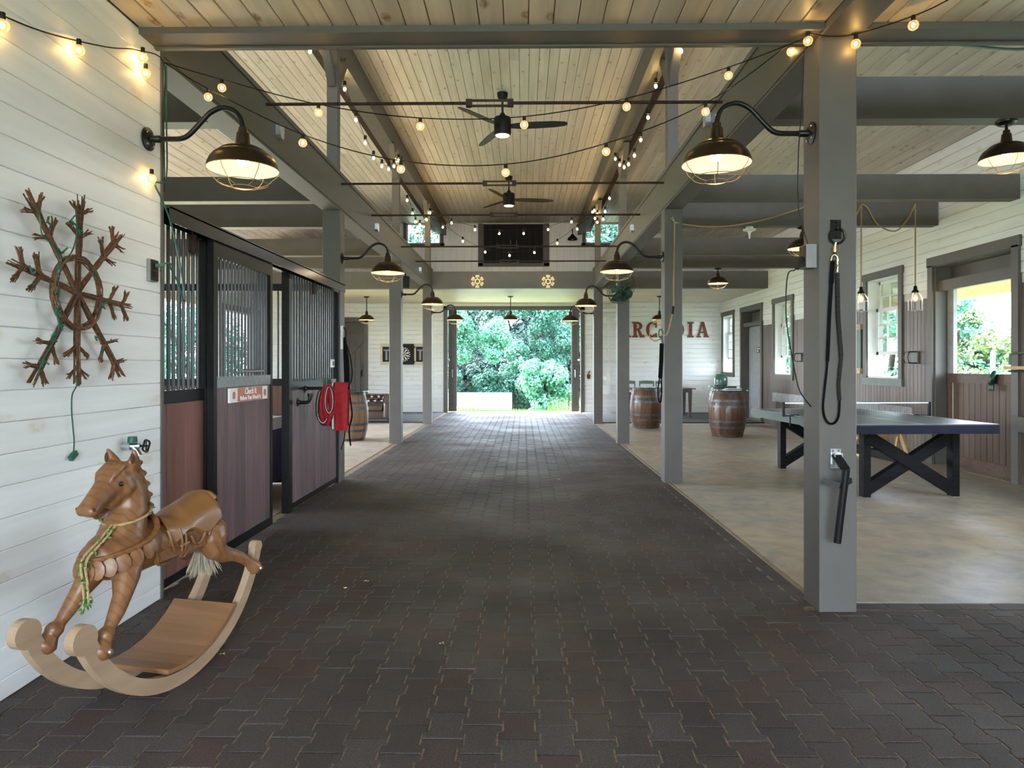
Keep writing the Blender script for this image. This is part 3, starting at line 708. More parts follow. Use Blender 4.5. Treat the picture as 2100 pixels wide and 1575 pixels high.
# ------------------------------------------------------------------ horse stall front
def bars(parent, x, ys, z0, z1, r=.011):
    me = MB().tube([(0, 0, 0), (0, 0, z1 - z0)], r, 8).mesh('bar', True); me.materials.append(M['black_steel'])
    for y in ys:
        o = bpy.data.objects.new('bar', me); C.objects.link(o); o.parent = parent; o.matrix_basis = wmat(parent).inverted() @ Matrix.Translation((x, y, z0))
def lin(a, b, n): return [a + (b - a) * (k + .5) / n for k in range(n)]
def stall_boards(parent, x, y0, y1, z0, z1, n, mat):
    for y in lin(y0, y1, n): plank(parent, (x, y, z0), (0, 0, 1), (0, -1, 0), z1 - z0, (y1 - y0) / n, mat, t=.02)
SX = -2.17
sf = thing('stall_front', 'black steel stall front with vertical bars over stained boards', 'stall front', (SX, 3.96, 0))
for y0, y1, nb, nbo, mat in ((3.965, 4.57, 9, 5, 'red_board'), (6.285, 7.83, 19, 12, 'stall_board')):
    bars(sf, SX, lin(y0 + .02, y1 - .02, nb), 1.20, 2.2)
    MB().box(SX - .025, SX + .025, y0, y1, 1.12, 1.20).build('mid_rail', 'black_steel', sf)
    MB().box(SX - .025, SX + .025, y0, y1, .02, .07).build('bottom_rail', 'black_steel', sf)
    stall_boards(sf, SX + .018, y0, y1, .07, 1.12, nbo, mat)
for y0, y1 in ((3.95, 3.97), (4.57, 4.70), (6.20, 6.285), (7.83, 7.865)):
    MB().box(SX - .035, SX + .035, y0, y1, .0, 2.24).build('upright', 'black_steel', sf)
MB().box(SX - .04, SX + .04, 3.95, 7.865, 2.2, 2.24).build('top_rail', 'black_steel', sf)
tr = MB(); tr.box(SX + .035, SX + .115, 3.95, 7.86, 2.27, 2.29); tr.box(SX + .035, SX + .043, 3.95, 7.86, 2.19, 2.28); tr.box(SX + .107, SX + .115, 3.95, 7.86, 2.19, 2.28)
tr.build('door_track', 'track_steel', sf)
for y in (4.35, 6.9): MB().box(SX + .02, SX + .05, y, y + .05, 2.08, 2.24).build('track_bracket', 'rust', sf)

DXP = -2.095
sd = thing('sliding_stall_door', 'half open sliding stall door with clay sign and steel bars', 'stall door', (DXP, 5.2, 0))
for y0, y1 in ((4.545, 4.595), (5.57, 5.62)): MB().box(DXP - .022, DXP + .022, y0, y1, .04, 2.20).build('stile', 'black_steel', sd)
for z0, z1 in ((.04, .11), (1.20, 1.275), (2.09, 2.20)): MB().box(DXP - .022, DXP + .022, 4.595, 5.57, z0, z1).build('rail', 'black_steel' if z0 != 1.20 else 'steel', sd)
bars(sd, DXP, lin(4.61, 5.56, 16), 1.275, 2.09)
stall_boards(sd, DXP + .018, 4.595, 5.57, .11, 1.20, 10, 'stall_board')
for y in (4.78, 5.38): MB().box(DXP - .01, DXP + .01, y, y + .05, 2.20, 2.25).build('hanger', 'black_steel', sd)
MB().tube([(DXP + .02, 4.93, 1.31), (DXP + .06, 4.93, 1.31), (DXP + .06, 5.30, 1.31), (DXP + .02, 5.30, 1.31)], .011, 6).build('pull_bar', 'steel', sd)

def text_mesh(body, size, name, mat, m4, depth=.002):
    cu = bpy.data.curves.new(name, 'FONT'); cu.body = body; cu.size = size; cu.extrude = depth; cu.align_x = 'CENTER'; cu.align_y = 'CENTER'; cu.resolution_u = 3
    t = bpy.data.objects.new(name, cu); C.objects.link(t)
    dg = bpy.context.evaluated_depsgraph_get(); me = bpy.data.meshes.new_from_object(t.evaluated_get(dg))
    bpy.data.objects.remove(t); me.name = name; me.materials.clear(); me.materials.append(M[mat]); me.transform(m4)
    o = bpy.data.objects.new(name, me); C.objects.link(o); return o
def face(org, x, y):
    x, y = V(x), V(y); m = Matrix((x, y, x.cross(y))).transposed().to_4x4(); m.translation = V(org); return m
sn = thing('door_sign', 'terracotta and white sign on the stall door reading Check It', 'sign', (DXP + .045, 5.11, 1.14))
MB().box(DXP + .022, DXP + .038, 4.76, 5.46, 1.088, 1.19).build('board', 'sign_white', sn)
MB().box(DXP + .036, DXP + .042, 4.885, 5.345, 1.09, 1.188).build('clay_panel', 'sign_clay', sn)
for y in (4.822, 5.402): MB().prism([(-.022, -.014), (-.014, -.026), (.014, -.026), (.022, -.014), (.022, .014), (.014, .026), (-.014, .026), (-.022, .014)], lambda a, b, y=y: (DXP + .036, y + a, 1.139 + b), lambda a, b, y=y: (DXP + .042, y + a, 1.139 + b)).build('clay_motif', 'sign_clay', sn)
for body, size, z in (('Check It', .066, 1.160), ('Before You Wreck It', .047, 1.112)):
    t = text_mesh(body, size, 'lettering', 'sign_white', Matrix.Identity(4)); t.parent = sn
    t.matrix_basis = wmat(sn).inverted() @ face((DXP + .043, 5.115, z), (0, 1, 0), (0, 0, 1)) @ Matrix.Diagonal((.95, 1, 1, 1))
# partition across the back of the stall
sp = thing('stall_partition', 'barred partition across the back of the stall', 'partition', (-4.2, 7.75, 0))
me = None
bar_me = MB().tube([(0, 0, 0), (0, 0, 1.02)], .011, 6).mesh('bar', True); bar_me.materials.append(M['black_steel'])
for x in lin(-6.1, -2.36, 30):
    o = bpy.data.objects.new('bar', bar_me); C.objects.link(o); o.parent = sp; o.location = (x + 4.2, 0, 1.2)
for z0, z1 in ((1.12, 1.2), (2.2, 2.28), (.02, .08)): MB().box(-6.12, -2.34, 7.72, 7.78, z0, z1).build('rail', 'black_steel', sp)
for k, x in enumerate(lin(-6.1, -2.36, 22)): plank(sp, (x, 7.735, .08), (0, 0, 1), (-1, 0, 0), 1.04, .17, 'red_board' if k % 3 else 'stall_board', t=.03)
# air hockey table in the stall
ah = thing('air_hockey_table', 'blue air hockey table with white rails behind stall door', 'game table', (-3.3, 6.4, 0))
MB().box(-4.7, -2.55, 6.2, 7.25, .16, .72).build('cabinet', 'blue_laminate', ah)
MB().box(-4.62, -2.63, 6.28, 7.17, .73, .75).build('play_field', 'sign_white', ah)
for b in ((-4.72, -2.53, 6.18, 6.29), (-4.72, -2.53, 7.16, 7.27), (-4.72, -4.6, 6.18, 7.27), (-2.65, -2.53, 6.18, 7.27)): MB().box(b[0], b[1], b[2], b[3], .70, .82).build('rail', 'sign_white', ah)
for x in (-4.5, -2.7):
    for y in (6.35, 7.1):
        cs = MB().box(x - .02, x + .02, y - .02, y + .02, .07, .17).build('caster', 'zinc', ah); MB().lathe([(.001, -.015), (.035, -.015), (.035, .015), (.001, .015)], 12, (x, y, .038), Matrix.Rotation(PI / 2, 3, 'X')).build('wheel', 'black_plastic', cs)

# ------------------------------------------------------------------ barn lamps
def wire_ring(mb, r, z, n=28, t=.0022): mb.tube([(r * math.cos(2 * PI * k / n), r * math.sin(2 * PI * k / n), z) for k in range(n)], t, 5, closed=True)
def shade_parts(t, cx, cz, watts, cage=True, R=.19):
    """shade whose rim lies at height cz, axis at x=cx"""
    k = R / .19
    outer = [(.022, .165), (.030, .163), (.034, .128), (.058, .126), (.092, .119), (.116, .107), (.126, .099), (.130, .092), (.136, .090), (.158, .074), (.176, .050), (.187, .024), (.191, .008), (.194, 0)]
    MB().lathe([(r * k, z * k) for r, z in outer], 36, (cx, 0, cz)).build('shade', 'bronze', t, True, False)
    MB().lathe([(r * k - .004, z * k - .003) for r, z in outer[3:]] + [(.19 * k, -.001)], 36, (cx, 0, cz)).build('reflector', 'enamel', t, True, False)
    MB().lathe([(.03, .165), (.038, .16), (.042, .118), (.034, .20), (.026, .205), (.024, .23), (.001, .23)], 18, (cx, 0, cz)).build('socket', 'bronze', t, True, False)
    MB().ball((cx, 0, cz + .055), .034, 14, (1, 1, 1.3)).build('bulb', 'bulb_white', t, True, False)
    if cage:
        g = MB()
        wire_ring(g, .193 * k, -.002); wire_ring(g, .132 * k, -.078); wire_ring(g, .062 * k, -.100)
        for a in range(6):
            c, s = math.cos(a * PI / 3 + .3), math.sin(a * PI / 3 + .3)
            g.tube([(r * k * c, r * k * s, z) for r, z in ((.193, -.002), (.18, -.03), (.132, -.078), (.1, -.092), (.062, -.1))], .0022, 5)
        g.v = [(x + cx, y, z + cz) for x, y, z in g.v]
        g.build('wire_guard', 'wire_gold', t, False, False)
    L = bpy.data.lights.new('bulb_light', 'POINT'); L.energy = watts; L.color = (1, .80, .55); L.shadow_soft_size = .03
    lo = bpy.data.objects.new('bulb_light', L); C.objects.link(lo); lo.parent = t; lo.location = (cx, 0, cz + .012)
LW = .6
def gooseneck():
    t = thing('barn_lamp', '', 'lamp')
    MB().lathe([(.001, .022), (.03, .022), (.05, .014), (.064, .008), (.064, 0)], 28, (0, 0, 0), Matrix.Rotation(PI / 2, 3, 'Y')).build('wall_plate', 'black_steel', t, True, False)
    for a in range(4): MB().ball((.016, .045 * math.cos(a * PI / 2 + .8), .045 * math.sin(a * PI / 2 + .8)), .006, 8).build('screw', 'steel', t, True, False)
    MB().lathe([(.02, 0), (.02, .07), (.016, .075)], 14, (.0, 0, 0), Matrix.Rotation(PI / 2, 3, 'Y')).build('collar', 'black_steel', t, True, False)
    pts = [(.02, 0), (.12, 0), (.185, .002), (.225, .018), (.265, .055), (.31, .105), (.35, .145), (.40, .17), (.445, .172), (.49, .152), (.52, .115), (.532, .07), (.535, .03)]
    sm = []
    for i in range(len(pts) - 1):
        p0, p1, p2, p3 = (V(pts[max(0, min(len(pts) - 1, i + d))]) for d in (-1, 0, 1, 2))
        for u in (0, .33, .67): sm.append(.5 * ((2 * p1) + (p2 - p0) * u + (2 * p0 - 5 * p1 + 4 * p2 - p3) * u * u + (3 * p1 - p0 - 3 * p2 + p3) * u ** 3))
    sm.append(V(pts[-1]))
    MB().tube([(p.x, 0, p.y) for p in sm], .0145, 12).build('gooseneck_arm', 'black_steel', t, True, False)
    shade_parts(t, .535, -.17, LW)
    return t
lamp0 = gooseneck()
lamps = [((-2.095, 3.78, 2.615), 0, 'gooseneck barn lamp on the white shiplap wall'), ((XL, 7.97, 2.605), 0, 'gooseneck barn lamp on the post by the red blanket'),
         ((XL, 11.9, 2.59), 0, 'gooseneck barn lamp on the post before the sofa'), ((XL, 15.85, 2.58), 0, 'gooseneck barn lamp on the post next to the dartboard'),
         ((XR, 3.87, 2.66), PI, 'gooseneck barn lamp on the post with the saddle rack'), ((XR, 7.97, 2.615), PI, 'gooseneck barn lamp on the post with the rope'),
         ((XR, 11.9, 2.56), PI, 'gooseneck barn lamp on the post with the drum fan'), ((XR, 15.85, 2.555), PI, 'gooseneck barn lamp on the post by the wall ladder')]
for k, (loc, rz, lab) in enumerate(lamps):
    o = lamp0 if k == 0 else copy_tree(lamp0)
    o.location = loc; o.rotation_euler = (0, 0, rz); tag(o, lab, 'lamp', 'gooseneck barn lamps')
def pendant(L, name='pendant_lamp'):
    t = thing(name, '', 'lamp')
    MB().lathe([(.001, -.03), (.05, -.03), (.075, -.012), (.078, 0)], 24).build('canopy', 'black_steel', t, True, False)
    MB().tube([(0, 0, -.02), (0, 0, -L - .02)], .011, 10).build('rod', 'black_steel', t, True, False)
    shade_parts(t, 0, -L - .24, LW)
    return t
p0 = pendant(.06, 'beam_lamp')
for k, (x, y, z, lab) in enumerate(((3.84, 5.48, 3.29, 'caged barn lamp under the tie beam beside the saddle rack post'), (3.82, 9.40, 3.25, 'caged barn lamp under the tie beam of the two pendants'), (3.80, 13.38, 3.25, 'caged barn lamp under the tie beam above the glass-topped barrels'))):
    o = p0 if k == 0 else copy_tree(p0); o.location = (x, y, z); tag(o, lab, 'lamp', 'beam-mounted barn lamps')
p1 = pendant(.36)
for k, (x, lab) in enumerate(((-4.05, 'rod-hung barn pendant above the leather sofa'), (CXA - .08, 'rod-hung barn pendant in front of the open barn door'), (3.50, 'rod-hung barn pendant before the red letters'))):
    o = p1 if k == 0 else copy_tree(p1); o.location = (x, 17.6, 3.13); tag(o, lab, 'lamp', 'lobby pendants')
ll = thing('loft_lamp', 'small dark lamp on the white loft wall beside the doors', 'lamp', (1.39, YF - .02, 5.1))
MB().tube([(1.39, YF, 5.2), (1.39, YF - .12, 5.22), (1.39, YF - .2, 5.16), (1.39, YF - .2, 5.08)], .014, 6).build('arm', 'black_steel', ll)
MB().lathe([(.03, .16), (.05, .12), (.13, .05), (.15, 0), (.14, 0), (.12, .045), (.04, .11)], 20, (1.39, YF - .2, 4.9)).build('shade', 'black_steel', ll, True)
MB().ball((1.39, YF - .2, 4.93), .04, 8).build('bulb', 'enamel', ll, True)

# ------------------------------------------------------------------ ceiling fans, at rest
def ceiling_fan():
    t = thing('ceiling_fan', '', 'fan')
    MB().lathe([(.001, -.10), (.05, -.10), (.075, -.06), (.08, -.01), (.08, 0)], 24).build('canopy', 'black_plastic', t, True, False)
    MB().tube([(0, 0, -.08), (0, 0, -.36)], .016, 10).build('downrod', 'black_plastic', t, True, False)
    MB().lathe([(.03, -.30), (.045, -.33), (.05, -.36), (.12, -.37), (.128, -.40), (.128, -.60), (.118, -.63), (.108, -.635)], 28).build('motor_housing', 'black_plastic', t, True, False)
    MB().lathe([(.001, -.640), (.10, -.638), (.106, -.630)], 24).build('light_lens', 'fan_light', t, True, False)
    for a in range(3):
        b = MB(); rows = ((.11, .05), (.25, .075), (.5, .085), (.78, .075), (.93, .05), (.97, .02)); top = []; n = len(rows)
        for r, w in rows: top += [(r, -w, -.50 + w * .22), (r, w, -.50 - w * .22)]
        vs = [(x, y, z + .004) for x, y, z in top] + [(x, y, z - .004) for x, y, z in top]
        fs = []
        for i in range(n - 1): fs += [(2 * i, 2 * i + 2, 2 * i + 3, 2 * i + 1), (2 * n + 2 * i, 2 * n + 2 * i + 1, 2 * n + 2 * i + 3, 2 * n + 2 * i + 2), (2 * i, 2 * n + 2 * i, 2 * n + 2 * i + 2, 2 * i + 2), (2 * i + 1, 2 * i + 3, 2 * n + 2 * i + 3, 2 * n + 2 * i + 1)]
        fs += [(0, 1, 2 * n + 1, 2 * n), (2 * n - 2, 4 * n - 2, 4 * n - 1, 2 * n - 1)]
        bo = b.add(vs, fs).build('blade', 'black_plastic', t, False, False); bo.rotation_euler = (0, 0, a * 2 * PI / 3 - .12)
    return t
f0 = ceiling_fan()
for k, (x, y, lab) in enumerate(((-.31, 10.2, 'three-blade black ceiling fan lit at its lens, above the first turnbuckle'), (-.31, 14.7, 'three-blade black ceiling fan before the loft doors'))):
    o = f0 if k == 0 else copy_tree(f0); o.location = (x, y, ZC); o.rotation_euler = (0, 0, (0, .25)[k]); tag(o, lab, 'fan', 'ceiling fans')

# ------------------------------------------------------------------ iron tie rods with turnbuckles
for k, (y, z) in enumerate(((5.60, 3.505), (7.92, 3.465), (9.52, 3.45), (11.82, 3.41), (13.42, 3.40))):
    where = ('by the wide header beam', 'at the red blanket post', 'just past the rope post', 'at the drum fan post', 'nearest the header with lit stars'.replace('nearest', 'next to'))[k]
    t = thing('tie_rod', 'rusty iron tie rod with turnbuckle across the aisle ' + where, 'tie rod', (CXA, y, z), group='iron tie rods')
    MB().tube([(XL + .002, y, z), (-.42, y, z)], .0135, 8).build('rod', 'rust', t, True); MB().tube([(-.13, y, z), (XR - .002, y, z)], .0135, 8).build('rod', 'rust', t, True)
    b = MB()
    for s in (-1, 1): b.box(-.45, -.10, y - .008, y + .008, z + s * .022 - .008, z + s * .022 + .008)
    b.box(-.47, -.42, y - .018, y + .018, z - .03, z + .03); b.box(-.13, -.08, y - .018, y + .018, z - .03, z + .03)
    b.build('turnbuckle', 'rust', t)

# ------------------------------------------------------------------ string lights
def catrom(pts, n=8):
    pts = [V(p) for p in pts]; out = []
    for i in range(len(pts) - 1):
        p0, p1, p2, p3 = (pts[max(0, min(len(pts) - 1, i + d))] for d in (-1, 0, 1, 2))
        for k in range(n):
            u = k / n; out.append(.5 * ((2 * p1) + (p2 - p0) * u + (2 * p0 - 5 * p1 + 4 * p2 - p3) * u * u + (3 * p1 - p0 - 3 * p2 + p3) * u ** 3))
    return out + [pts[-1]]
_bulb = {}
def bulb_meshes(r):
    if r not in _bulb:
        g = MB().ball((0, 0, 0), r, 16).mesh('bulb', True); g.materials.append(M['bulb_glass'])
        f = MB().ball((0, 0, 0), r * .36, 10, (1, 1, 1.35)).mesh('filament', True); f.materials.append(M['filament'])
        s = MB().lathe([(.001, r * 1.95), (r * .40, r * 1.95), (r * .43, r * .98), (r * .38, r * .86), (.001, r * .86)], 10).mesh('socket', True); s.materials.append(M['black_plastic'])
        _bulb[r] = (g, f, s)
    return _bulb[r]
def light_string(label, wire, bulbs, r=.025, group='bulb strings', wr=.0035, small=False):
    """wire = 3D points; bulbs = 3D bulb centres hanging just below the wire"""
    t = thing('string_light', label, 'string lights', wire[0], group=group)
    MB().tube(wire, wr, 5).build('wire', 'black_plastic', t)
    g, f, s = bulb_meshes(r)
    inv = wmat(t).inverted()
    for b in bulbs:
        bo = bpy.data.objects.new('bulb', f if small else g); C.objects.link(bo); bo.parent = t; bo.location = inv @ V(b)
        kids = ((s, 'socket'),) if small else ((f, 'filament'), (s, 'socket'))
        for me, nm in kids:
            k = bpy.data.objects.new(nm, me); C.objects.link(k); k.parent = bo
        if small: bo.scale = (2.2, 2.2, 2.2)
    return t
def at_px(pts, r, **kw):
    b = [at(px, py, **kw) for px, py in pts]
    return b, [p + V((0, 0, r * 1.95)) for p in b]
R1 = .026
Lc = V((-2.085, 3.93, 3.11)); Rc = at(1652, 78, Y=3.745)
for pts, lab in (([(455, 180), (653, 231), (862, 259), (1075, 256), (1285, 219), (1494, 155)], 'shallow string of round bulbs across the aisle by the white wall'),
                 ([(427, 199), (621, 293), (822, 347), (1037, 354), (1243, 311), (1447, 229), (1622, 106)], 'deeply sagging string of round bulbs across the aisle')):
    b, w = at_px(pts, R1, Y=4.15)
    light_string(lab, catrom([Lc] + w + [Rc]), b, R1)
# along the white wall and round its corner
wb = [at(5, 52, X=-2.06), at(162, 103, X=-2.06), at(293, 117, X=-2.06), at(299, 150, X=-2.065), at(311, 366, X=-2.07)]
ww = [at(-120, -20, X=-2.085), at(0, 30, X=-2.085), at(80, 62, X=-2.085), at(160, 84, X=-2.085), at(230, 98, X=-2.085), at(283, 103, X=-2.085), Lc, V((-2.085, 3.93, 2.8)), V((-2.085, 3.94, 2.45)), V((-2.085, 3.935, 2.36))]
light_string('string of round bulbs fixed along the white shiplap wall', catrom(ww, 5), wb, R1)
# from the saddle rack post out over the pavers
b2 = [at(1657, 84, Y=3.735), at(1755, 90, Y=3.72), at(1873, 52, Y=3.5)]
light_string('string of round bulbs over the header beam beside the saddle rack post', catrom([Rc, at(1657, 68, Y=3.735), at(1700, 74, Y=3.72), at(1755, 70, Y=3.72), at(1880, 30, Y=3.5), at(1960, -8, Y=3.4), at(2050, -50, Y=3.2)], 6), b2, R1)
# small bulbs along the purlins and across the loft
def loft_string(lab, pts, y0, y1, X=None, Y=None):
    n = len(pts); b = []
    for i, (px, py) in enumerate(pts):
        b.append(at(px, py, Y=(Y if Y else y0 + (y1 - y0) * i / (n - 1))))
    light_string(lab, catrom([p + V((0, 0, .075)) for p in b], 4), b, .024, 'small bulb strings in the roof', .004, True)
loft_string('string of tiny bulbs under the purlin from the red blanket upright', [(636, 105), (665, 111), (688, 105), (707, 183), (730, 246), (749, 293), (766, 324), (783, 341), (797, 347), (808, 341), (817, 329)], 7.6, 11.7)
loft_string('string of tiny bulbs under the purlin from the sofa post upright', [(835, 411), (846, 438), (852, 455), (861, 461), (874, 450), (882, 436)], 13.2, 15.6)
loft_string('string of tiny bulbs under the purlin from the rope post upright', [(1397, 105), (1381, 112), (1359, 101), (1345, 177), (1329, 241), (1314, 287), (1301, 319), (1289, 337), (1280, 343), (1271, 338), (1262, 326)], 7.6, 11.7)
loft_string('string of tiny bulbs under the purlin from the drum fan upright', [(1250, 407), (1241, 434), (1237, 450), (1225, 456), (1220, 448), (1215, 435)], 13.2, 15.6)
loft_string('shallow string of tiny bulbs across the loft doors', [(882, 437), (926, 457), (974, 471), (1024, 479), (1074, 479), (1124, 471), (1172, 455), (1219, 432)], 0, 0, Y=15.6)
loft_string('deep string of tiny bulbs across the loft doors', [(875, 451), (908, 466), (949, 495), (995, 517), (1045, 524), (1096, 518), (1143, 499), (1184, 470), (1225, 440)], 0, 0, Y=15.5)

# lit snowflake stars on the rear header
for px, lab in ((979, 'gold lit star on the header above the sliding door leaf with the handle'), (1124, 'gold lit star on the header toward the wall ladder')):
    c = at(px, 577, Y=15.735); t = thing('lit_star', lab, 'star light', c, group='lit stars')
    fr = MB(); beads = MB()
    for a in range(6):
        d = V((math.sin(a * PI / 3), 0, math.cos(a * PI / 3))); e = V((-d.z, 0, d.x))
        fr.tube([c, c + d * .14], .0012, 4)
        for r in (.05, .08, .11, .138): beads.ball(c + d * r + V((0, -.006, 0)), .0042, 6)
        for r in (.075, .105):
            for s in (-1, 1):
                q = c + d * (r + .03) + e * s * .03; fr.tube([c + d * r, q], .001, 4); beads.ball(q + V((0, -.006, 0)), .0042, 6)
        beads.ball(c + (d + V((math.sin(a * PI / 3 + 1.05), 0, math.cos(a * PI / 3 + 1.05)))) * .03 + V((0, -.006, 0)), .0042, 6)
    fr.build('wire_frame', 'rust', t); beads.build('light_beads', 'star_bead', t)['kind'] = 'stuff'
# caged pendants on rope cord
def cage_pendant():
    t = thing('caged_pendant', '', 'pendant light')
    MB().tube([(0, 0, 0), (0, 0, -1.13)], .009, 8).build('rope_drop', 'rope', t, True, False)
    MB().lathe([(.001, -1.10), (.02, -1.11), (.026, -1.16), (.045, -1.18), (.047, -1.20), (.001, -1.20)], 16).build('cap', 'black_steel', t, True, False)
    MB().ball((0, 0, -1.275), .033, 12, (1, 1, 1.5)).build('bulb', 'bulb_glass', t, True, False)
    MB().ball((0, 0, -1.275), .016, 8, (1, 1, 2)).build('filament', 'filament', t, True, False)
    g = MB(); wire_ring(g, .088, -1.30, 20, .003); wire_ring(g, .088, -1.44, 20, .003)
    for a in range(8):
        c, s = math.cos(a * PI / 4), math.sin(a * PI / 4); g.tube([(.042 * c, .042 * s, -1.195), (.088 * c, .088 * s, -1.28), (.088 * c, .088 * s, -1.44)], .003, 5)
    g.build('cage', 'zinc', t, False, False)
    return t
YB3 = 9.29
h1, h2 = at(1766, 420, Y=YB3), at(1877, 418, Y=YB3)
cp = cage_pendant()
for k, (h, lab) in enumerate(((h1, 'caged bulb pendant hanging before the window with pale sill'), (h2, 'caged bulb pendant hanging beside the dutch door'))):
    o = cp if k == 0 else copy_tree(cp); o.location = h; tag(o, lab, 'pendant light', 'caged rope pendants')
rp = thing('rope_cord', 'twisted tan rope cord swagged from post to tie beam', 'rope', (XR + .1, 7.8, 2.6))
hk = at(1383, 456, Y=7.82)
sw = catrom([at(1356, 686, Y=7.85), at(1363, 688, Y=7.83), at(1370, 680, Y=7.83), at(1378, 645, Y=7.83), at(1381, 628, Y=7.83), at(1381, 600, Y=7.83), at(1382, 540, Y=7.83), at(1383, 480, Y=7.83), hk], 4)
MB().tube(sw, .009, 7).build('hanging_run', 'rope', rp, True)
hm = at(1652, 424, Y=9.25)
MB().tube(catrom([hk, at(1410, 461, Y=8.0), at(1450, 465, Y=8.25), at(1500, 463, Y=8.6), at(1560, 452, Y=9.0), at(1610, 438, Y=9.2), hm], 5), .009, 7).build('long_swag', 'rope', rp, True)
MB().tube(catrom([hm, at(1690, 470, Y=YB3), at(1725, 478, Y=YB3), at(1748, 455, Y=YB3), h1], 5), .009, 7).build('beam_swag', 'rope', rp, True)
MB().tube(catrom([h1, at(1778, 425, Y=YB3), at(1800, 460, Y=YB3), at(1836, 474, Y=YB3), at(1862, 448, Y=YB3), h2], 5), .009, 7).build('beam_swag', 'rope', rp, True)
MB().bar(at(1381, 628, Y=7.82), at(1379, 644, Y=7.82), .022, .022, (0, 1, 0)).build('inline_switch', 'black_plastic', rp)
MB().tube([hk, hk + V((-.04, -.005, .05)), hk + V((-.02, -.01, .06)), hk], .004, 5).build('eye_hook', 'zinc', rp)
# ------------------------------------------------------------------ carved rocking horse (local frame: x across, y towards the tail, z up)
HPHI = math.radians(12)
hx = V((-1.466, 2.904, 0)) + V((math.cos(HPHI), -math.sin(HPHI), 0)) * -.12
rh_ = thing('rocking_horse', 'carved honey wood rocking horse on pale bow rockers', 'rocking horse', hx, -HPHI)
def limb(mb, pts, n=14, flat=None):
    """closed swept solid through (x, y, z, r) with rounded ends"""
    P = [V(p[:3]) for p in pts]; R = [p[3] for p in pts]
    d0 = (P[0] - P[1]).normalized(); d1 = (P[-1] - P[-2]).normalized()
    PP = [P[0] + d0 * R[0] * .75, P[0] + d0 * R[0] * .5] + P + [P[-1] + d1 * R[-1] * .5, P[-1] + d1 * R[-1] * .75]
    RR = [R[0] * .3, R[0] * .75] + R + [R[-1] * .75, R[-1] * .3]
    mb.tube(PP, RR, n); return mb
def fused(mb, voxel, name, mat, parent, smooth_iter=6):
    me = mb.mesh(name); t = bpy.data.objects.new(name, me); C.objects.link(t)
    r = t.modifiers.new('r', 'REMESH'); r.mode = 'VOXEL'; r.voxel_size = voxel
    s = t.modifiers.new('s', 'SMOOTH'); s.factor = .5; s.iterations = smooth_iter
    dg = bpy.context.evaluated_depsgraph_get(); m2 = bpy.data.meshes.new_from_object(t.evaluated_get(dg))
    bpy.data.objects.remove(t); m2.name = name; m2.materials.clear(); m2.materials.append(M[mat])
    m2.polygons.foreach_set('use_smooth', [True] * len(m2.polygons))
    o = bpy.data.objects.new(name, m2); C.objects.link(o); o.parent = parent; return o
hb = MB()
limb(hb, [(0, -.285, .600, .092), (0, -.20, .607, .108), (0, -.07, .602, .102), (0, .08, .592, .094), (0, .20, .590, .100), (0, .29, .572, .090)], 20)
limb(hb, [(0, -.215, .63, .092), (0, -.18, .70, .084), (0, -.155, .77, .070), (0, -.155, .835, .062), (0, -.175, .885, .056)], 16)         # neck
limb(hb, [(0, -.175, .900, .054), (0, -.225, .897, .058), (0, -.275, .868, .048), (0, -.322, .830, .041), (0, -.350, .804, .040)], 16)      # head
limb(hb, [(0, -.195, .862, .046), (0, -.245, .822, .033), (0, -.295, .785, .020), (0, -.318, .770, .018)], 12)                            # lower jaw
for s in (-1, 1):
    hb.ball((s * .026, -.205, .868), .040, 12, (1, 1.1, 1.1)); hb.ball((s * .022, -.362, .800), .024, 10); hb.ball((s * .040, -.252, .890), .016, 8)
    limb(hb, [(s * .036, -.178, .938, .022), (s * .050, -.184, .968, .023), (s * .060, -.194, .998, .014), (s * .064, -.200, 1.016, .006)], 8)
    limb(hb, [(s * .050, -.225, .575, .064), (s * .082, -.262, .52, .050), (s * .100, -.300, .462, .035), (s * .106, -.332, .418, .031), (s * .112, -.372, .372, .0225), (s * .116, -.395, .348, .023)], 12)
    limb(hb, [(s * .116, -.394, .354, .035), (s * .117, -.397, .347, .034)], 12)
    limb(hb, [(s * .119, -.404, .338, .026), (s * .124, -.428, .302, .044)], 12)
    limb(hb, [(s * .050, .275, .580, .080), (s * .072, .272, .53, .072), (s * .088, .275, .485, .052), (s * .102, .315, .458, .040), (s * .118, .37, .440, .030), (s * .130, .42, .412, .026), (s * .140, .46, .378, .024)], 12)
    limb(hb, [(s * .142, .465, .376, .028), (s * .146, .496, .346, .037)], 12)
for k in range(10):                                                                                                                      # mane locks down the crest
    u = k / 9; y = -.135 + .060 * math.sin(u * 1.6) + .012 * u; z = .950 - .215 * u
    hb.ball((.010 * (-1) ** k, y + .006, z), .026 - .004 * u, 10, (.9, 1.35, .62)); hb.ball((.030 * (-1) ** k, y - .018, z - .010), .018, 8, (.8, 1.3, .8))
for s in (-.036, -.012, .012, .036): limb(hb, [(s * .6, -.175, .950, .015), (s * .95, -.228, .955, .016), (s * 1.05, -.272, .925, .013), (s * .95, -.288, .902, .007)], 8)   # forelock
limb(hb, [(0, .340, .63, .026), (0, .362, .58, .028), (0, .362, .51, .022), (0, .35, .465, .010)], 10)                                     # carved tail
hbody = fused(hb, .0065, 'body', 'horse_wood', rh_, 5)
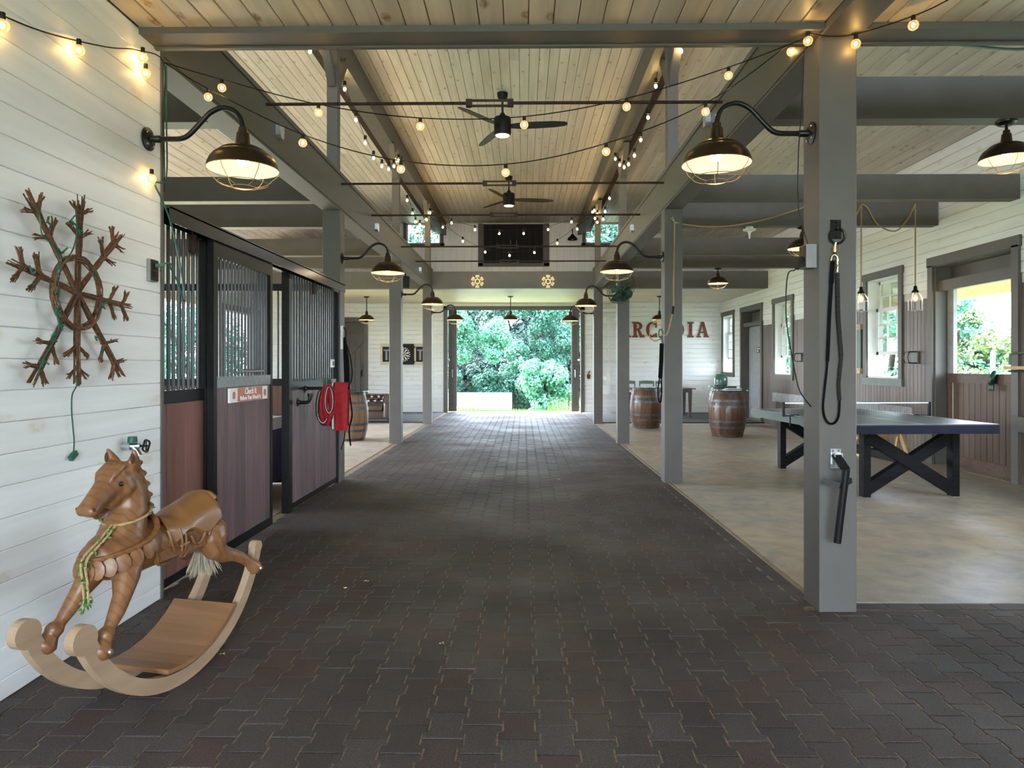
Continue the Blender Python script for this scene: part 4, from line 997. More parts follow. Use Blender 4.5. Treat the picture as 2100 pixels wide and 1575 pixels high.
for s in (-1, 1):
    MB().ball((s * .050, -.252, .886), .011, 10, (.7, 1.2, 1)).build('eye', 'eye_black', rh_, True, False)
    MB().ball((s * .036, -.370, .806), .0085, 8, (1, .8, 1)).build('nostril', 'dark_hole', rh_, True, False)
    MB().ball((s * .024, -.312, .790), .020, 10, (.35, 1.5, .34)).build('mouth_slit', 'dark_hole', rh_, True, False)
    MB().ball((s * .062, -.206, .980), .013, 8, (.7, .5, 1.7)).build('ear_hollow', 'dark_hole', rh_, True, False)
    MB().lathe([(.001, .006), (.008, .006), (.011, 0)], 10, (s * .164, -.424, .304), Matrix.Rotation(s * PI / 2, 3, 'Y')).build('bolt', 'zinc', rh_, True, False)
    MB().lathe([(.001, .006), (.008, .006), (.011, 0)], 10, (s * .180, .497, .346), Matrix.Rotation(s * PI / 2, 3, 'Y')).build('bolt', 'zinc', rh_, True, False)
# saddle
sdl = MB(); ny, na = 26, 24; vs = []
for i in range(ny):
    u = i / (ny - 1); y = -.045 + .325 * u
    top = .722 - .022 * math.sin(min(1, u * 2.2) * PI) + .052 * max(0, (u - .35) / .65) ** 1.4 - (.02 * max(0, (u - .93) / .07) ** 2)
    for j in range(na + 1):
        a = (j / na * 2 - 1); w = abs(a)
        drop = (.118 + .03 * math.cos(u * 9) + .018 * math.sin(u * 23)) if True else 0
        ang = a * 1.42
        rx = .106 + .012 * u; x = rx * math.sin(min(abs(ang), PI / 2)) * (1 if a >= 0 else -1)
        z = top - (top - .605) * (1 - math.cos(min(abs(ang), PI / 2))) * .78
        z -= .028 * max(0, abs(a) - .75) / .25 * (1 + .9 * math.cos(u * 8.5))
        if abs(ang) > PI / 2: z -= (abs(ang) - PI / 2) * .25 * (1 + .45 * math.cos(u * 8.5)); x *= 1 - (abs(ang) - PI / 2) * .1
        vs.append((x, y, z))
for th_ in (0, 1): pass
N = len(vs); inner = [(x * .93, y, z - .012) for x, y, z in vs]
q = lambda i, j: i * (na + 1) + j
fs = []
for i in range(ny - 1):
    for j in range(na): fs += [(q(i, j), q(i, j + 1), q(i + 1, j + 1), q(i + 1, j)), (N + q(i, j), N + q(i + 1, j), N + q(i + 1, j + 1), N + q(i, j + 1))]
for i in range(ny - 1): fs += [(q(i, 0), q(i + 1, 0), N + q(i + 1, 0), N + q(i, 0)), (q(i, na), N + q(i, na), N + q(i + 1, na), q(i + 1, na))]
for j in range(na): fs += [(q(0, j), N + q(0, j), N + q(0, j + 1), q(0, j + 1)), (q(ny - 1, j), q(ny - 1, j + 1), N + q(ny - 1, j + 1), N + q(ny - 1, j))]
sdl.add(vs + inner, fs).build('saddle', 'saddle_wood', rh_, True, False)
cb = MB(); limb(cb, [(-.085, .272, .735, .010), (-.05, .285, .748, .013), (0, .288, .753, .014), (.05, .285, .748, .013), (.085, .272, .735, .010)], 10); cb.build('cantle_roll', 'saddle_wood', rh_, True, False)
# carved collar of overlapping leaves, belly strap and stirrup straps
col = MB()
def leaf_on(mb, c, d, nrm, L, W, T):
    d = V(d).normalized(); nrm = V(nrm).normalized(); e = nrm.cross(d); vs = []; n = 10
    for k in range(n):
        a = 2 * PI * k / n; vs.append(V(c) + d * (L * .5 * math.cos(a) + L * .35) + e * (W * .5 * math.sin(a)))
    vs2 = [p - nrm * T for p in vs]; ctr = V(c) + d * L * .35 + nrm * T
    mb.add(vs + vs2 + [ctr], [(k, (k + 1) % n, 2 * n) for k in range(n)] + [((k + 1) % n, k, n + k, n + (k + 1) % n) for k in range(n)])
for s in (-1, 1):
    path = [(s * .030, -.065, .706), (s * .066, -.085, .690), (s * .090, -.11, .668), (s * .103, -.145, .648), (s * .107, -.185, .634), (s * .102, -.235, .622), (s * .088, -.285, .614), (s * .066, -.325, .606), (s * .040, -.352, .600), (s * .013, -.366, .596)]
    for k, p in enumerate(path):
        p = V(p); nrm = V((p.x, (p.y + .16) * .6, p.z - .60)); nrm = nrm.normalized()
        leaf_on(col, p + nrm * .010, V((s * .15, .15 if k < 5 else -.1, -1)), nrm, .074, .056, .007)
    limb(col, [(p[0] * 1.02, p[1] + .004, p[2] + .012, .012) for p in path], 8)
col.build('carved_collar', 'horse_wood', rh_, True, False)
for s in (-1, 1):
    st = MB()
    rx = lambda z: s * (.102 * math.sqrt(max(.05, 1 - ((z - .595) / .118) ** 2)) + .004)
    for pth in ([(-.135, .60), (-.115, .56), (-.095, .525), (-.03, .515)], [(-.045, .655), (-.035, .59), (-.005, .555), (.035, .545)], [(.02, .65), (.025, .60), (.03, .55)], [(.045, .65), (.05, .60), (.052, .55)], [(.02, .575), (.07, .58)], [(.035, .55), (.045, .52), (.07, .515), (.075, .54)], [(.085, .60), (.11, .565), (.15, .56), (.175, .60), (.17, .64)], [(.20, .66), (.215, .62), (.205, .58)]):
        limb(st, [(rx(z), y, z, .0065) for y, z in [(p.x, p.y) for p in catrom([V((a, b, 0)) for a, b in pth], 4)]], 6)
    st.build('carved_strap', 'horse_wood', rh_, True, False)
    MB().box(min(s * .088, s * .098), max(s * .088, s * .098), -.12, .19, .535, .62).build('carved_blanket', 'horse_wood', rh_, True, False)
tf = MB()
for k in range(260):
    a, r = random.uniform(0, 2 * PI), random.uniform(0, .035); x, y = r * math.cos(a), .30 + r * math.sin(a) * 1.3
    L = random.uniform(.07, .12); dx, dy = x * 1.1, (y - .30) * 1.1 + random.uniform(-.01, .02)
    tf.tube([(x, y, .47), (x + dx * .5, y + dy * .5, .47 - L * .55), (x + dx, y + dy, .47 - L)], [.0022, .002, .0006], 3)
tf.build('tail_hair', 'fur', rh_, True, False)['kind'] = 'stuff'
# bow rockers, treads
ROC = .575
for s, lab in ((1, 0), (-1, 1)):
    r = MB(); xs = sorted((s * .105, s * .142)); pr_o, pr_i = [], []
    for k in range(33):
        a = math.radians(-66 + 142 * k / 32); u = k / 32
        th = .066 - .016 * u
        pr_o.append((ROC * math.sin(a), ROC - ROC * math.cos(a))); pr_i.append(((ROC - th) * math.sin(a), ROC - (ROC - th) * math.cos(a)))
    n = 33; vs = [(xs[0], *p) for p in pr_o] + [(xs[0], *p) for p in pr_i] + [(xs[1], *p) for p in pr_o] + [(xs[1], *p) for p in pr_i]; fs = []
    for k in range(n - 1):
        fs += [(k, k + 1, n + k + 1, n + k), (2 * n + k, 3 * n + k, 3 * n + k + 1, 2 * n + k + 1), (k, 2 * n + k, 2 * n + k + 1, k + 1), (n + k, n + k + 1, 3 * n + k + 1, 3 * n + k)]
    fs += [(0, n, 3 * n, 2 * n), (n - 1, 3 * n - 1, 4 * n - 1, 2 * n - 1)]
    r.add(vs, fs)
    for a, rad, off in ((-69, .054, .026), (76, .029, .025)):
        a = math.radians(a); c = ((ROC - off) * math.sin(a), ROC - (ROC - off) * math.cos(a))
        r.prism([(c[0] + rad * math.cos(t * PI / 12), c[1] + rad * math.sin(t * PI / 12)) for t in range(24)], lambda y, z: (xs[0] - .001, y, z), lambda y, z: (xs[1] + .001, y, z))
    r.build('bow_rocker', 'pale_wood', rh_, False, False)
for k in range(6):
    a = math.radians(-12 + 9.3 * k + 4.6); R_i = ROC - .068
    o = bpy.data.objects.new('tread_plank', plank_mesh(.335, .083, .018, .003, 'tread_wood')); C.objects.link(o); o.parent = rh_
    dl = V((1, 0, 0)); dw = V((0, math.cos(a), math.sin(a))); mt = Matrix((dl, dw, dl.cross(dw))).transposed().to_4x4()
    mt.translation = V((-.19, (R_i - .018) * math.sin(a), ROC - (R_i - .018) * math.cos(a))); o.matrix_basis = mt
# leafy twine round the neck
gl = thing('leaf_garland', 'braided twine garland with small green leaves round the horse neck', 'garland', hx + V((0, -.05, .5)), -HPHI)
gm = Matrix.Translation(hx) @ Matrix.Rotation(-HPHI, 4, 'Z')
def hp(x, y, z): return gm @ V((x, y, z))
ringp = [hp(.108 * math.sin(a), -.17 - .105 * math.cos(a), .715 + .035 * -math.cos(a) + .02) for a in [2 * PI * k / 24 for k in range(24)]]
ringp = [hp(.088 * math.sin(2 * PI * k / 24), -.168 - .090 * math.cos(2 * PI * k / 24), .742 - .022 * math.cos(2 * PI * k / 24)) for k in range(24)]
MB().tube(ringp, .0055, 6, closed=True).build('neck_loop', 'rope', gl)
lv = []
for k in range(24):
    for q in (0,): lv.append((ringp[k], 1))
drops = []
for ox in (.012, .032):
    d = catrom([hp(ox, -.258, .722), hp(ox + .004, -.32, .68), hp(ox - .002, -.396, .62), hp(ox, -.395, .54), hp(ox + .003, -.392, .47), hp(ox - .002, -.39, .42 + ox)], 6)
    MB().tube(d, .005, 6).build('hanging_twine', 'rope', gl); drops.append(d)
lf = MB()
def leaf_blade(mb, c, L, W):
    d = V((random.uniform(-1, 1), random.uniform(-1, 1), random.uniform(-1, .6))).normalized(); e = d.orthogonal().normalized()
    e = (Matrix.Rotation(random.uniform(0, 6.28), 3, d) @ e); c = V(c); n_ = d.cross(e)
    mb.add([c, c + d * L * .5 + e * W * .5 + n_ * W * .1, c + d * L, c + d * L * .5 - e * W * .5 + n_ * W * .1], [(0, 1, 2, 3)])
for p, _ in lv: leaf_blade(lf, p, .022, .012)
for d in drops:
    for p in d[2:]:
        leaf_blade(lf, p, .022, .012); leaf_blade(lf, p, .020, .011)
lf.build('leaves', 'leaf_garland', gl)['kind'] = 'stuff'

# ------------------------------------------------------------------ vine snowflake on the white wall
WX = -2.045
def wp(px, py, dx=0): p = at(px, py, X=WX); p.x += dx; return p
hub = wp(158, 601)
vs_ = thing('vine_snowflake', 'large snowflake of twisted brown vines hung on the white wall', 'wall decoration', hub + V((-.05, 0, 0)))
def bundle(mb, a, b, n, spread, r, fray=.5):
    a, b = V(a), V(b); L = (b - a).length
    d = (b - a).normalized(); e = d.orthogonal().normalized(); f = d.cross(e)
    for k in range(n):
        t0, t1 = random.uniform(0, .06), random.uniform(.88, 1.06); ang = random.uniform(0, 6.28); tw = random.uniform(-1.5, 1.5)
        pts = []
        for i in range(5):
            u = i / 4; rr = spread * random.uniform(.4, 1) * (1 + fray * max(0, u - .8) * 4)
            pts.append(a + (b - a) * (t0 + (t1 - t0) * u) + (e * math.cos(ang + tw * u) + f * math.sin(ang + tw * u)) * rr)
        mb.tube(pts, r * random.uniform(.7, 1.2), 4)
arms = [(166, 410), (245, 483), (265, 629), (247, 768), (158, 782), (66, 782), (24, 537), (59, 400)]
for k, (px, py) in enumerate(arms):
    e = wp(px, py); g = MB(); d = (e - hub); up = d.normalized(); sd_ = V((1, 0, 0)).cross(up).normalized()
    bundle(g, hub - d * .03, e, 20, .013, .0028)
    arm = g.build('vine_arm', 'vine', vs_)
    for u, l in ((.60, .092), (.85, .082)):
        c = hub + d * u
        for s in (-1, 1):
            g = MB(); bundle(g, c - up * .012 - sd_ * s * .015, c + up * l * .5 + sd_ * s * l * .88, 12, .009, .0024, .9); g.build('vine_twig', 'vine', arm)
rg = MB()
for k in range(16):
    ph, rr = random.uniform(0, 6.28), .163 + random.uniform(-.010, .010); pts = []
    for i in range(28):
        a = 2 * PI * i / 28; w_ = .006 * math.sin(3 * a + ph)
        pts.append(hub + V((.004 + .009 * math.cos(2 * a + ph), (rr + w_) * math.sin(a), (rr + w_) * math.cos(a))))
    rg.tube(pts, .0028, 4, closed=True)
rg.build('vine_ring', 'vine', vs_)
for px, py in [(120, 520), (113, 560), (110, 600), (112, 640), (118, 665), (140, 452), (92, 455), (60, 560), (185, 560), (205, 625), (190, 690), (205, 720), (100, 690), (85, 740), (155, 470)]:
    p = wp(px, py, .012)
    for q in range(3): MB().bar(p, p + V((random.uniform(0, .015), random.uniform(-.03, .03), random.uniform(-.03, .03))), .006, .006).build('light_socket', 'green_cord', vs_)
gw = MB()
pts = [(59, 420), (75, 440), (80, 480), (100, 500), (120, 530), (112, 560), (116, 600), (108, 630), (115, 665), (110, 690), (85, 735), (70, 770)]
gw.tube(catrom([wp(*p, .012) for p in pts], 4), .003, 5); gw.tube(catrom([wp(*p, .012) for p in [(150, 430), (152, 480), (140, 520), (120, 530)]], 4), .003, 5)
gw.tube(catrom([wp(*p, .012) for p in [(150, 770), (152, 790)]] + [at(*p, X=-2.08) for p in [(148, 810), (147, 845), (150, 880), (152, 905), (151, 926)]], 4), .0032, 5)
gw.build('green_wire', 'green_cord', vs_)
pe = at(150, 935, X=-2.08); MB().bar(pe + V((0, -.02, -.012)), pe + V((0, .02, .014)), .018, .024).build('plug_end', 'green_cord', vs_)

# outlet with cord, hose tap
ob = at(308, 555, X=-2.1)
ot = thing('wall_outlet', 'brown outlet box at the edge of the white wall', 'outlet', ob)
MB().box(-2.10, -2.078, ob.y - .038, ob.y + .038, ob.z - .062, ob.z + .062).build('box', 'box_grey', ot)
MB().box(-2.078, -2.072, ob.y - .036, ob.y + .036, ob.z - .058, ob.z + .058).build('cover_plate', 'bronze', ot)
for dz in (-.022, .022): MB().box(-2.073, -2.068, ob.y - .016, ob.y + .016, ob.z + dz - .015, ob.z + dz + .015).build('socket_face', 'black_plastic', ot)
ex = thing('extension_cord', 'green extension cord looping from outlet up the wall corner', 'cord', ob + V((.06, 0, .02)))
pc = [ob + V((.032, 0, .03)), ob + V((.10, .02, .045)), at(350, 550, X=-1.99), at(365, 580, X=-2.0), at(376, 615, X=-2.02), at(379, 610, X=-2.03), at(372, 560, X=-2.05), at(362, 505, X=-2.06), at(348, 450, X=-2.06), at(330, 405, X=-2.07), at(318, 375, X=-2.075), V((-2.08, 3.95, 2.45)), V((-2.08, 3.95, 2.8)), V((-2.08, 3.95, 3.1))]
MB().tube(catrom(pc, 5), .005, 6).build('cable', 'green_cord', ex, True); MB().bar(ob + V((.030, 0, .026)), ob + V((.075, .012, .036)), .014, .018).build('plug', 'green_cord', ex)
tp = at(252, 915, X=-2.1)
hb_ = thing('hose_tap', 'brass garden hose tap with black wheel on white wall', 'tap', tp)
MB().tube([tp, tp + V((.045, 0, 0))], .022, 12).build('inlet', 'zinc', hb_, True); MB().tube([tp + V((.04, 0, .0)), tp + V((.085, .01, 0))], .016, 10).build('valve_body', 'zinc', hb_, True)
MB().tube([tp + V((.05, 0, 0)), tp + V((.07, .0, -.02)), tp + V((.085, .005, -.05))], .014, 10).build('spout', 'steel', hb_, True)
MB().lathe([(.001, .05), (.022, .05), (.024, .02), (.001, .02)], 14, tp + V((.05, 0, 0))).build('vacuum_cap', 'green_cord', hb_, True)
whl = MB(); wc = tp + V((.115, .015, 0))
whl.tube([wc + V((.004 * math.sin(3 * a), .031 * math.cos(a), .031 * math.sin(a))) for a in [2 * PI * k / 16 for k in range(16)]], .005, 6, closed=True)
for k in range(4): a = k * PI / 2; whl.tube([wc, wc + V((0, .031 * math.cos(a), .031 * math.sin(a)))], .004, 5)
whl.tube([tp + V((.08, .01, 0)), wc + V((.006, 0, 0))], .006, 6); whl.build('hand_wheel', 'black_steel', hb_, True)

# ------------------------------------------------------------------ things on the saddle rack post
PYF = POSTY[0]
rc = at(1713, 470, Y=PYF)
tr_ = thing('tie_ring', 'black iron tie ring plate on the post above the lead', 'tie ring', rc)
MB().box(rc.x - .028, rc.x + .028, PYF - .008, PYF, rc.z - .055, rc.z + .05).build('plate', 'black_steel', tr_)
MB().tube([rc + V((.001 + .042 * math.sin(a), -.022, -.04 + .042 * math.cos(a))) for a in [2 * PI * k / 22 for k in range(22)]], .006, 8, closed=True).build('ring', 'black_steel', tr_, True)
MB().tube([rc + V((0, -.004, .012)), rc + V((0, -.03, .012)), rc + V((0, -.03, -.004)), rc + V((0, -.004, -.006))], .005, 6).build('staple', 'black_steel', tr_, True)
for dz in (.035, -.045): MB().ball((rc.x, PYF - .009, rc.z + dz), .006, 8).build('bolt', 'black_steel', tr_, True)
ld_ = thing('lead_strap', 'black webbing lead with brass panic snap on the saddle rack post', 'lead', at(1712, 520, Y=PYF))
def pp(px, py, d=.02): return at(px, py, Y=PYF - d)
b = MB(); b.tube([pp(1714, 497, .025), pp(1712, 507), pp(1711, 516)], .006, 6); b.lathe([(.008, .02), (.012, .018), (.013, -.012), (.009, -.016)], 12, pp(1712, 513)); b.tube([pp(1704, 535), pp(1706, 526), pp(1711, 522), pp(1717, 526), pp(1719, 535)], .0035, 6); b.build('panic_snap', 'brass', ld_, True)
b = MB(); b.tube([pp(1717, 530), pp(1718, 548), pp(1717, 558)], .004, 6); b.ball(pp(1717, 545), .008, 8); b.build('bolt_snap', 'brass', ld_, True)
def strap(mb, pts, w, t=.004):
    pts = [V(p) for p in pts]
    for i in range(len(pts) - 1): mb.bar(pts[i], pts[i + 1] + (pts[i + 1] - pts[i]).normalized() * .003, w if not isinstance(w, list) else w[i], t, (0, 1, 0))
b = MB(); strap(b, catrom([pp(1708, 534), pp(1705, 580), pp(1701, 650), pp(1697, 740), pp(1691, 800), pp(1688, 832), pp(1691, 855), pp(1700, 868), pp(1712, 867), pp(1720, 852), pp(1722, 820)], 5), [.024] * 5 + [.018] * 10 + [.011] * 50); b.build('webbing_loop', 'webbing', ld_)
b = MB(); strap(b, catrom([pp(1717, 560), pp(1718, 600), pp(1719, 648), pp(1722, 690), pp(1725, 730), pp(1722, 765), pp(1720, 790), pp(1722, 820)], 5), [.020] * 20 + [.016] * 30, .010); b.build('padded_sleeve', 'black_cloth', ld_)
sr = thing('saddle_rack', 'folding black saddle rack hanging from a silver bracket', 'saddle rack', pp(1713, 940, 0))
k0 = at(1713, 940, Y=PYF)
MB().box(k0.x - .028, k0.x + .028, PYF - .006, PYF, k0.z - .053, k0.z + .053).build('bracket_plate', 'zinc', sr)
for dx in (-.024, .016): MB().box(k0.x + dx, k0.x + dx + .005, PYF - .045, PYF - .004, k0.z - .03, k0.z + .032).build('bracket_ear', 'zinc', sr)
for dx in (-.015, .015):
    for dz in (-.043, .043): MB().ball((k0.x + dx, PYF - .007, k0.z + dz), .006, 8).build('screw', 'steel', sr, True)
e1 = at(1735, 963, Y=PYF - .15)
MB().bar((k0.x - .004, PYF - .02, k0.z + .018), e1 + V((-.005, 0, .005)), .048, .010).build('swing_arm', 'black_steel', sr)
MB().tube([e1, at(1717, 1113, Y=PYF - .12)], .020, 14).build('hanging_tube', 'black_steel', sr, True)
MB().bar(at(1689, 986, Y=PYF - .15), at(1722, 996, Y=PYF - .165), .012, .03).build('cross_arm', 'black_steel', sr); MB().bar(at(1722, 997, Y=PYF - .15), at(1745, 985, Y=PYF - .09), .012, .028).build('cross_arm', 'black_steel', sr)
pb = at(1650, 530, X=XR - .03)
po = thing('post_outlet', 'grey metal outlet box on the saddle rack post', 'outlet', pb)
MB().box(XR - .06, XR, PYF + .03, PYF + .12, pb.z - .065, pb.z + .065).build('box', 'box_grey', po)
MB().box(XR - .064, XR - .058, PYF + .035, PYF + .115, pb.z - .06, pb.z + .06).build('face_plate', 'bronze', po)
bc = thing('black_power_cord', 'black cord plugged into the saddle rack post outlet', 'cord', pb + V((-.07, .05, 0)))
MB().tube(catrom([V((XR - .07, PYF + .075, pb.z)), at(1632, 552, Y=PYF + .075), at(1617, 560, Y=PYF + .09), at(1612, 600, Y=PYF + .11), at(1613, 660, Y=PYF + .11), at(1622, 720, Y=PYF + .11), at(1636, 790, Y=PYF + .11), at(1648, 815, Y=PYF + .09), V((XR - .004, PYF + .1, 1.12))], 6), .0035, 6).build('cable', 'black_plastic', bc, True)
MB().bar(V((XR - .066, PYF + .075, pb.z)), at(1634, 552, Y=PYF + .075), .02, .02).build('plug', 'black_plastic', bc)
dc = thing('string_light_lead', 'black lead wire running down the saddle rack post from the bulbs', 'cord', at(1648, 120, Y=PYF))
MB().tube(catrom([at(1652, 78, Y=3.745), at(1648, 130, Y=PYF + .01), at(1646, 180, Y=PYF + .05), at(1641, 260, Y=PYF + .05), at(1637, 330, Y=PYF + .05), at(1638, 430, Y=PYF + .06), V((XR - .03, PYF + .07, pb.z + .06))], 5), .003, 5).build('cable', 'black_plastic', dc, True)
# ------------------------------------------------------------------ ping pong table
pt = thing('ping_pong_table', 'dark ping pong table with heavy black X-braced legs', 'ping pong table', (3.92, 8.08, 0), math.radians(3.6))
TL, TW, TZ = 2.48, 1.53, .765
def lb(x0, x1, y0, y1, z0, z1): return MB().box(x0, x1, y0, y1, z0, z1)
lb(-TW / 2, TW / 2, -TL / 2, TL / 2, TZ - .022, TZ).build('playing_top', 'table_top', pt, False, False)
for x0, x1, y0, y1, m in ((-TW / 2 - .002, -TW / 2 + .04, -TL / 2, TL / 2, 'table_edge'), (TW / 2 - .04, TW / 2 + .002, -TL / 2, TL / 2, 'table_front'), (-TW / 2, TW / 2, -TL / 2 - .002, -TL / 2 + .04, 'table_front'), (-TW / 2, TW / 2, TL / 2 - .04, TL / 2 + .002, 'table_front')):
    lb(x0, x1, y0, y1, TZ - .095, TZ - .012).build('apron', m, pt, False, False)
for x0, x1, y0, y1 in ((-TW / 2, -TW / 2 + .016, -TL / 2, TL / 2), (TW / 2 - .016, TW / 2, -TL / 2, TL / 2), (-TW / 2, TW / 2, -TL / 2, -TL / 2 + .016), (-TW / 2, TW / 2, TL / 2 - .016, TL / 2), (-.003, .003, -TL / 2, TL / 2)):
    lb(x0, x1, y0, y1, TZ, TZ + .0008).build('white_line', 'sign_white', pt, False, False)
for y in (-TL / 2 + .27, TL / 2 - .27):
    for x in (-.50, .44): lb(x, x + .075, y - .045, y + .045, 0, TZ - .09).build('leg_post', 'black_wood', pt, False, False)
    for s in (-1, 1):
        MB().bar((-.46 * s, y + .01 * s, .07), (.46 * s, y + .01 * s, TZ - .13), .085, .115, (0, 0, 1)).build('x_brace', 'black_wood', pt, False, False)
MB().bar((0, -TL / 2 + .27, .37), (0, TL / 2 - .27, .37), .08, .09).build('stretcher', 'black_wood', pt, False, False)
nt_ = thing('table_tennis_net', 'black net with white tape clamped across the ping pong table', 'net', (3.92, 8.08, TZ), math.radians(3.6))
def nb(mb, name, mat, sm=False): return mb.build(name, mat, nt_, sm, False)
g = MB()
for k in range(84): x = -.87 + 1.74 * k / 83; g.box(x - .0008, x + .0008, -.0008, .0008, .012, .14)
for k in range(7): z = .015 + .019 * k; g.box(-.87, .87, -.0008, .0008, z - .0008, z + .0008)
nb(g, 'mesh', 'net')['kind'] = 'stuff'
nb(MB().box(-.87, .87, -.004, .004, .138, .153), 'tape', 'sign_white')
for s in (-1, 1):
    nb(MB().box(s * .88 - .012, s * .88 + .012, -.015, .015, -.01, .158), 'net_post', 'black_plastic')
    nb(MB().bar((s * .89, 0, -.006), (s * .70, 0, .006), .03, .012), 'clamp', 'black_plastic')
    nb(MB().tube([(s * .80, 0, -.01), (s * .80, 0, -.12)], .008, 8), 'clamp_screw', 'black_plastic', True)

# ------------------------------------------------------------------ barrels
def barrel(mat):
    t = thing('barrel', '', 'barrel'); Hb, r0, r1, n = .87, .275, .345, 20
    prof = lambda z: r0 + (r1 - r0) * (1 - (2 * z / Hb - 1) ** 2)
    me = MB(); a0 = 2 * PI / n; vs = []
    zs = [Hb * k / 8 for k in range(9)]
    for k in (0, 1): pass
    for z in zs:
        r = prof(z)
        for a in (-a0 / 2 + .004, 0, a0 / 2 - .004): vs.append((r * math.cos(a), r * math.sin(a), z))
        for a in (-a0 / 2 + .004, a0 / 2 - .004): vs.append(((r - .025) * math.cos(a), (r - .025) * math.sin(a), z))
    fs = []
    for i in range(8):
        p = 5 * i; q = p + 5; fs += [(p, p + 1, q + 1, q), (p + 1, p + 2, q + 2, q + 1), (p, q, q + 3, p + 3), (p + 2, p + 4, q + 4, q + 2)]
    fs += [(40, 41, 42, 44, 43), (0, 3, 4, 2, 1)]
    sm = MB().add(vs, fs).mesh('stave', True); sm.materials.append(M[mat])
    for k in range(n):
        o = bpy.data.objects.new('stave', sm); C.objects.link(o); o.parent = t; o.rotation_euler = (0, 0, k * a0)
    for z in (0, Hb - .05, .16, Hb - .21, .27, Hb - .32):
        h = .045
        MB().lathe([(prof(z) + .001, z), (prof(z) + .004, z), (prof(z + h) + .004, z + h), (prof(z + h) + .001, z + h)], 40).build('hoop', 'hoop', t, True, False)
    MB().lathe([(.001, Hb - .03), (r0 - .01, Hb - .03)], 30).build('head', mat, t, False, False)
    return t
ba = barrel('oak'); bp_ = barrel('oak_pale')
for k, (x, y, lab) in enumerate(((2.66, 14.85, 'oak barrel standing before the dining table'), (3.90, 13.1, 'oak barrel with papers under its round glass top'), (4.60, 15.75, 'oak barrel carrying the green glass jar'))):
    o = ba if k == 0 else copy_tree(ba); o.location = (x, y, 0.002); o.rotation_euler = (0, 0, k * .7); tag(o, lab, 'barrel', 'oak barrels')
bp_.location = (-3.16, 12.35, .002); tag(bp_, 'pale oak barrel beside the leather sofa', 'barrel', 'oak barrels')
for x, y, r, lab in ((3.90, 13.1, .40, 'round glass top on the barrel with papers'), (4.60, 15.75, .38, 'round glass top under the green jar'), (-3.16, 12.35, .36, 'round glass top on the pale barrel by the sofa'), (2.66, 14.85, .30, 'round glass top on the barrel before the dining table')):
    g = MB().lathe([(.001, 0), (r, 0), (r, .010), (.001, .010)], 44, (x, y, .873)).build('glass_tabletop', 'green_glass', None, True)
    tag(g, lab, 'glass top', 'barrel glass tops')
j = thing('glass_jar', 'squat green glass jar standing on a barrel glass top', 'jar', (4.52, 15.7, .883))
MB().lathe([(.001, 0), (.13, 0), (.15, .02), (.155, .12), (.15, .19), (.115, .235), (.10, .25), (.105, .27), (.095, .27), (.09, .25)], 28, (4.52, 15.7, .883)).build('vessel', 'jar_green', j, True)
j = thing('clear_jar', 'clear ribbed glass jar on the pale barrel by the sofa', 'jar', (-3.28, 12.3, .883))
MB().lathe([(.001, 0), (.09, 0), (.10, .02), (.10, .20), (.07, .25), (.05, .27), (.05, .30), (.001, .30)], 20, (-3.28, 12.3, .883)).build('vessel', 'green_glass', j, True)
MB().lathe([(.052, .30), (.055, .27), (.055, .31), (.001, .315)], 16, (-3.28, 12.3, .883)).build('lid', 'zinc', j, True)
pa = thing('paper_stack', 'stack of papers lying on the barrel glass top', 'papers', (3.92, 12.95, .883))
for k in range(3): MB().box(3.80 + .02 * k, 4.08 + .01 * k, 12.85 + .01 * k, 13.1, .883 + .012 * k, .893 + .012 * k).build('booklet', ('sign_white', 'black_plastic', 'sign_white')[k], pa)

# ------------------------------------------------------------------ leather sofa
so = thing('leather_sofa', 'tufted dark brown leather chesterfield sofa beside the pale barrel', 'sofa', (-4.1, 16.1, 0))
sx0, sx1, sy0, sy1 = -5.15, -3.03, 15.72, 16.62
def rbox(x0, x1, y0, y1, z0, z1, name, mat, parent, r=.03, seg=3):
    bm = bmesh.new(); bmesh.ops.create_cube(bm, size=1)
    for v in bm.verts: v.co = V(((x0 + x1) / 2 + v.co.x * (x1 - x0), (y0 + y1) / 2 + v.co.y * (y1 - y0), (z0 + z1) / 2 + v.co.z * (z1 - z0)))
    bmesh.ops.bevel(bm, geom=list(bm.edges), offset=r, segments=seg, profile=.6, affect='EDGES')
    me = bpy.data.meshes.new(name); bm.to_mesh(me); bm.free(); me.materials.append(M[mat]); me.polygons.foreach_set('use_smooth', [True] * len(me.polygons))
    inv = wmat(parent).inverted() if parent else Matrix.Identity(4); me.transform(inv)
    o = bpy.data.objects.new(name, me); C.objects.link(o); o.parent = parent; return o
rbox(sx0 + .05, sx1 - .05, sy0 + .06, sy1 - .02, .10, .30, 'base', 'leather', so)
for a, b in ((sx0 + .22, (sx0 + sx1) / 2 - .003), ((sx0 + sx1) / 2 + .003, sx1 - .22)): rbox(a, b, sy0 + .03, sy1 - .25, .29, .44, 'seat_cushion', 'leather', so, .045, 4)
bk = MB(); nx, nz = 96, 26; vs = []
for i in range(nx + 1):
    for jz in range(nz + 1):
        u, w = i / nx, jz / nz; x = sx0 + .16 + (sx1 - sx0 - .32) * u; z = .40 + .29 * w
        tu, tw = u * 11, w * 3.0; a = 1e9
        for rr in range(-1, 5):
            for cc in range(-1, 14):
                d = math.hypot((tu - cc - .5 * (rr % 2)) * .9, (tw - rr - .1) * 1.0); a = min(a, d)
        bul = min(1, a / .5) ** .6
        roll = .10 * max(0, (w - .62) / .38) ** 2
        vs.append((x, sy1 - .27 - .055 * bul + (.14 * max(0, (w - .8) / .2) ** 2) + .02 * w, z - .03 * max(0, (w - .85) / .15) ** 2))
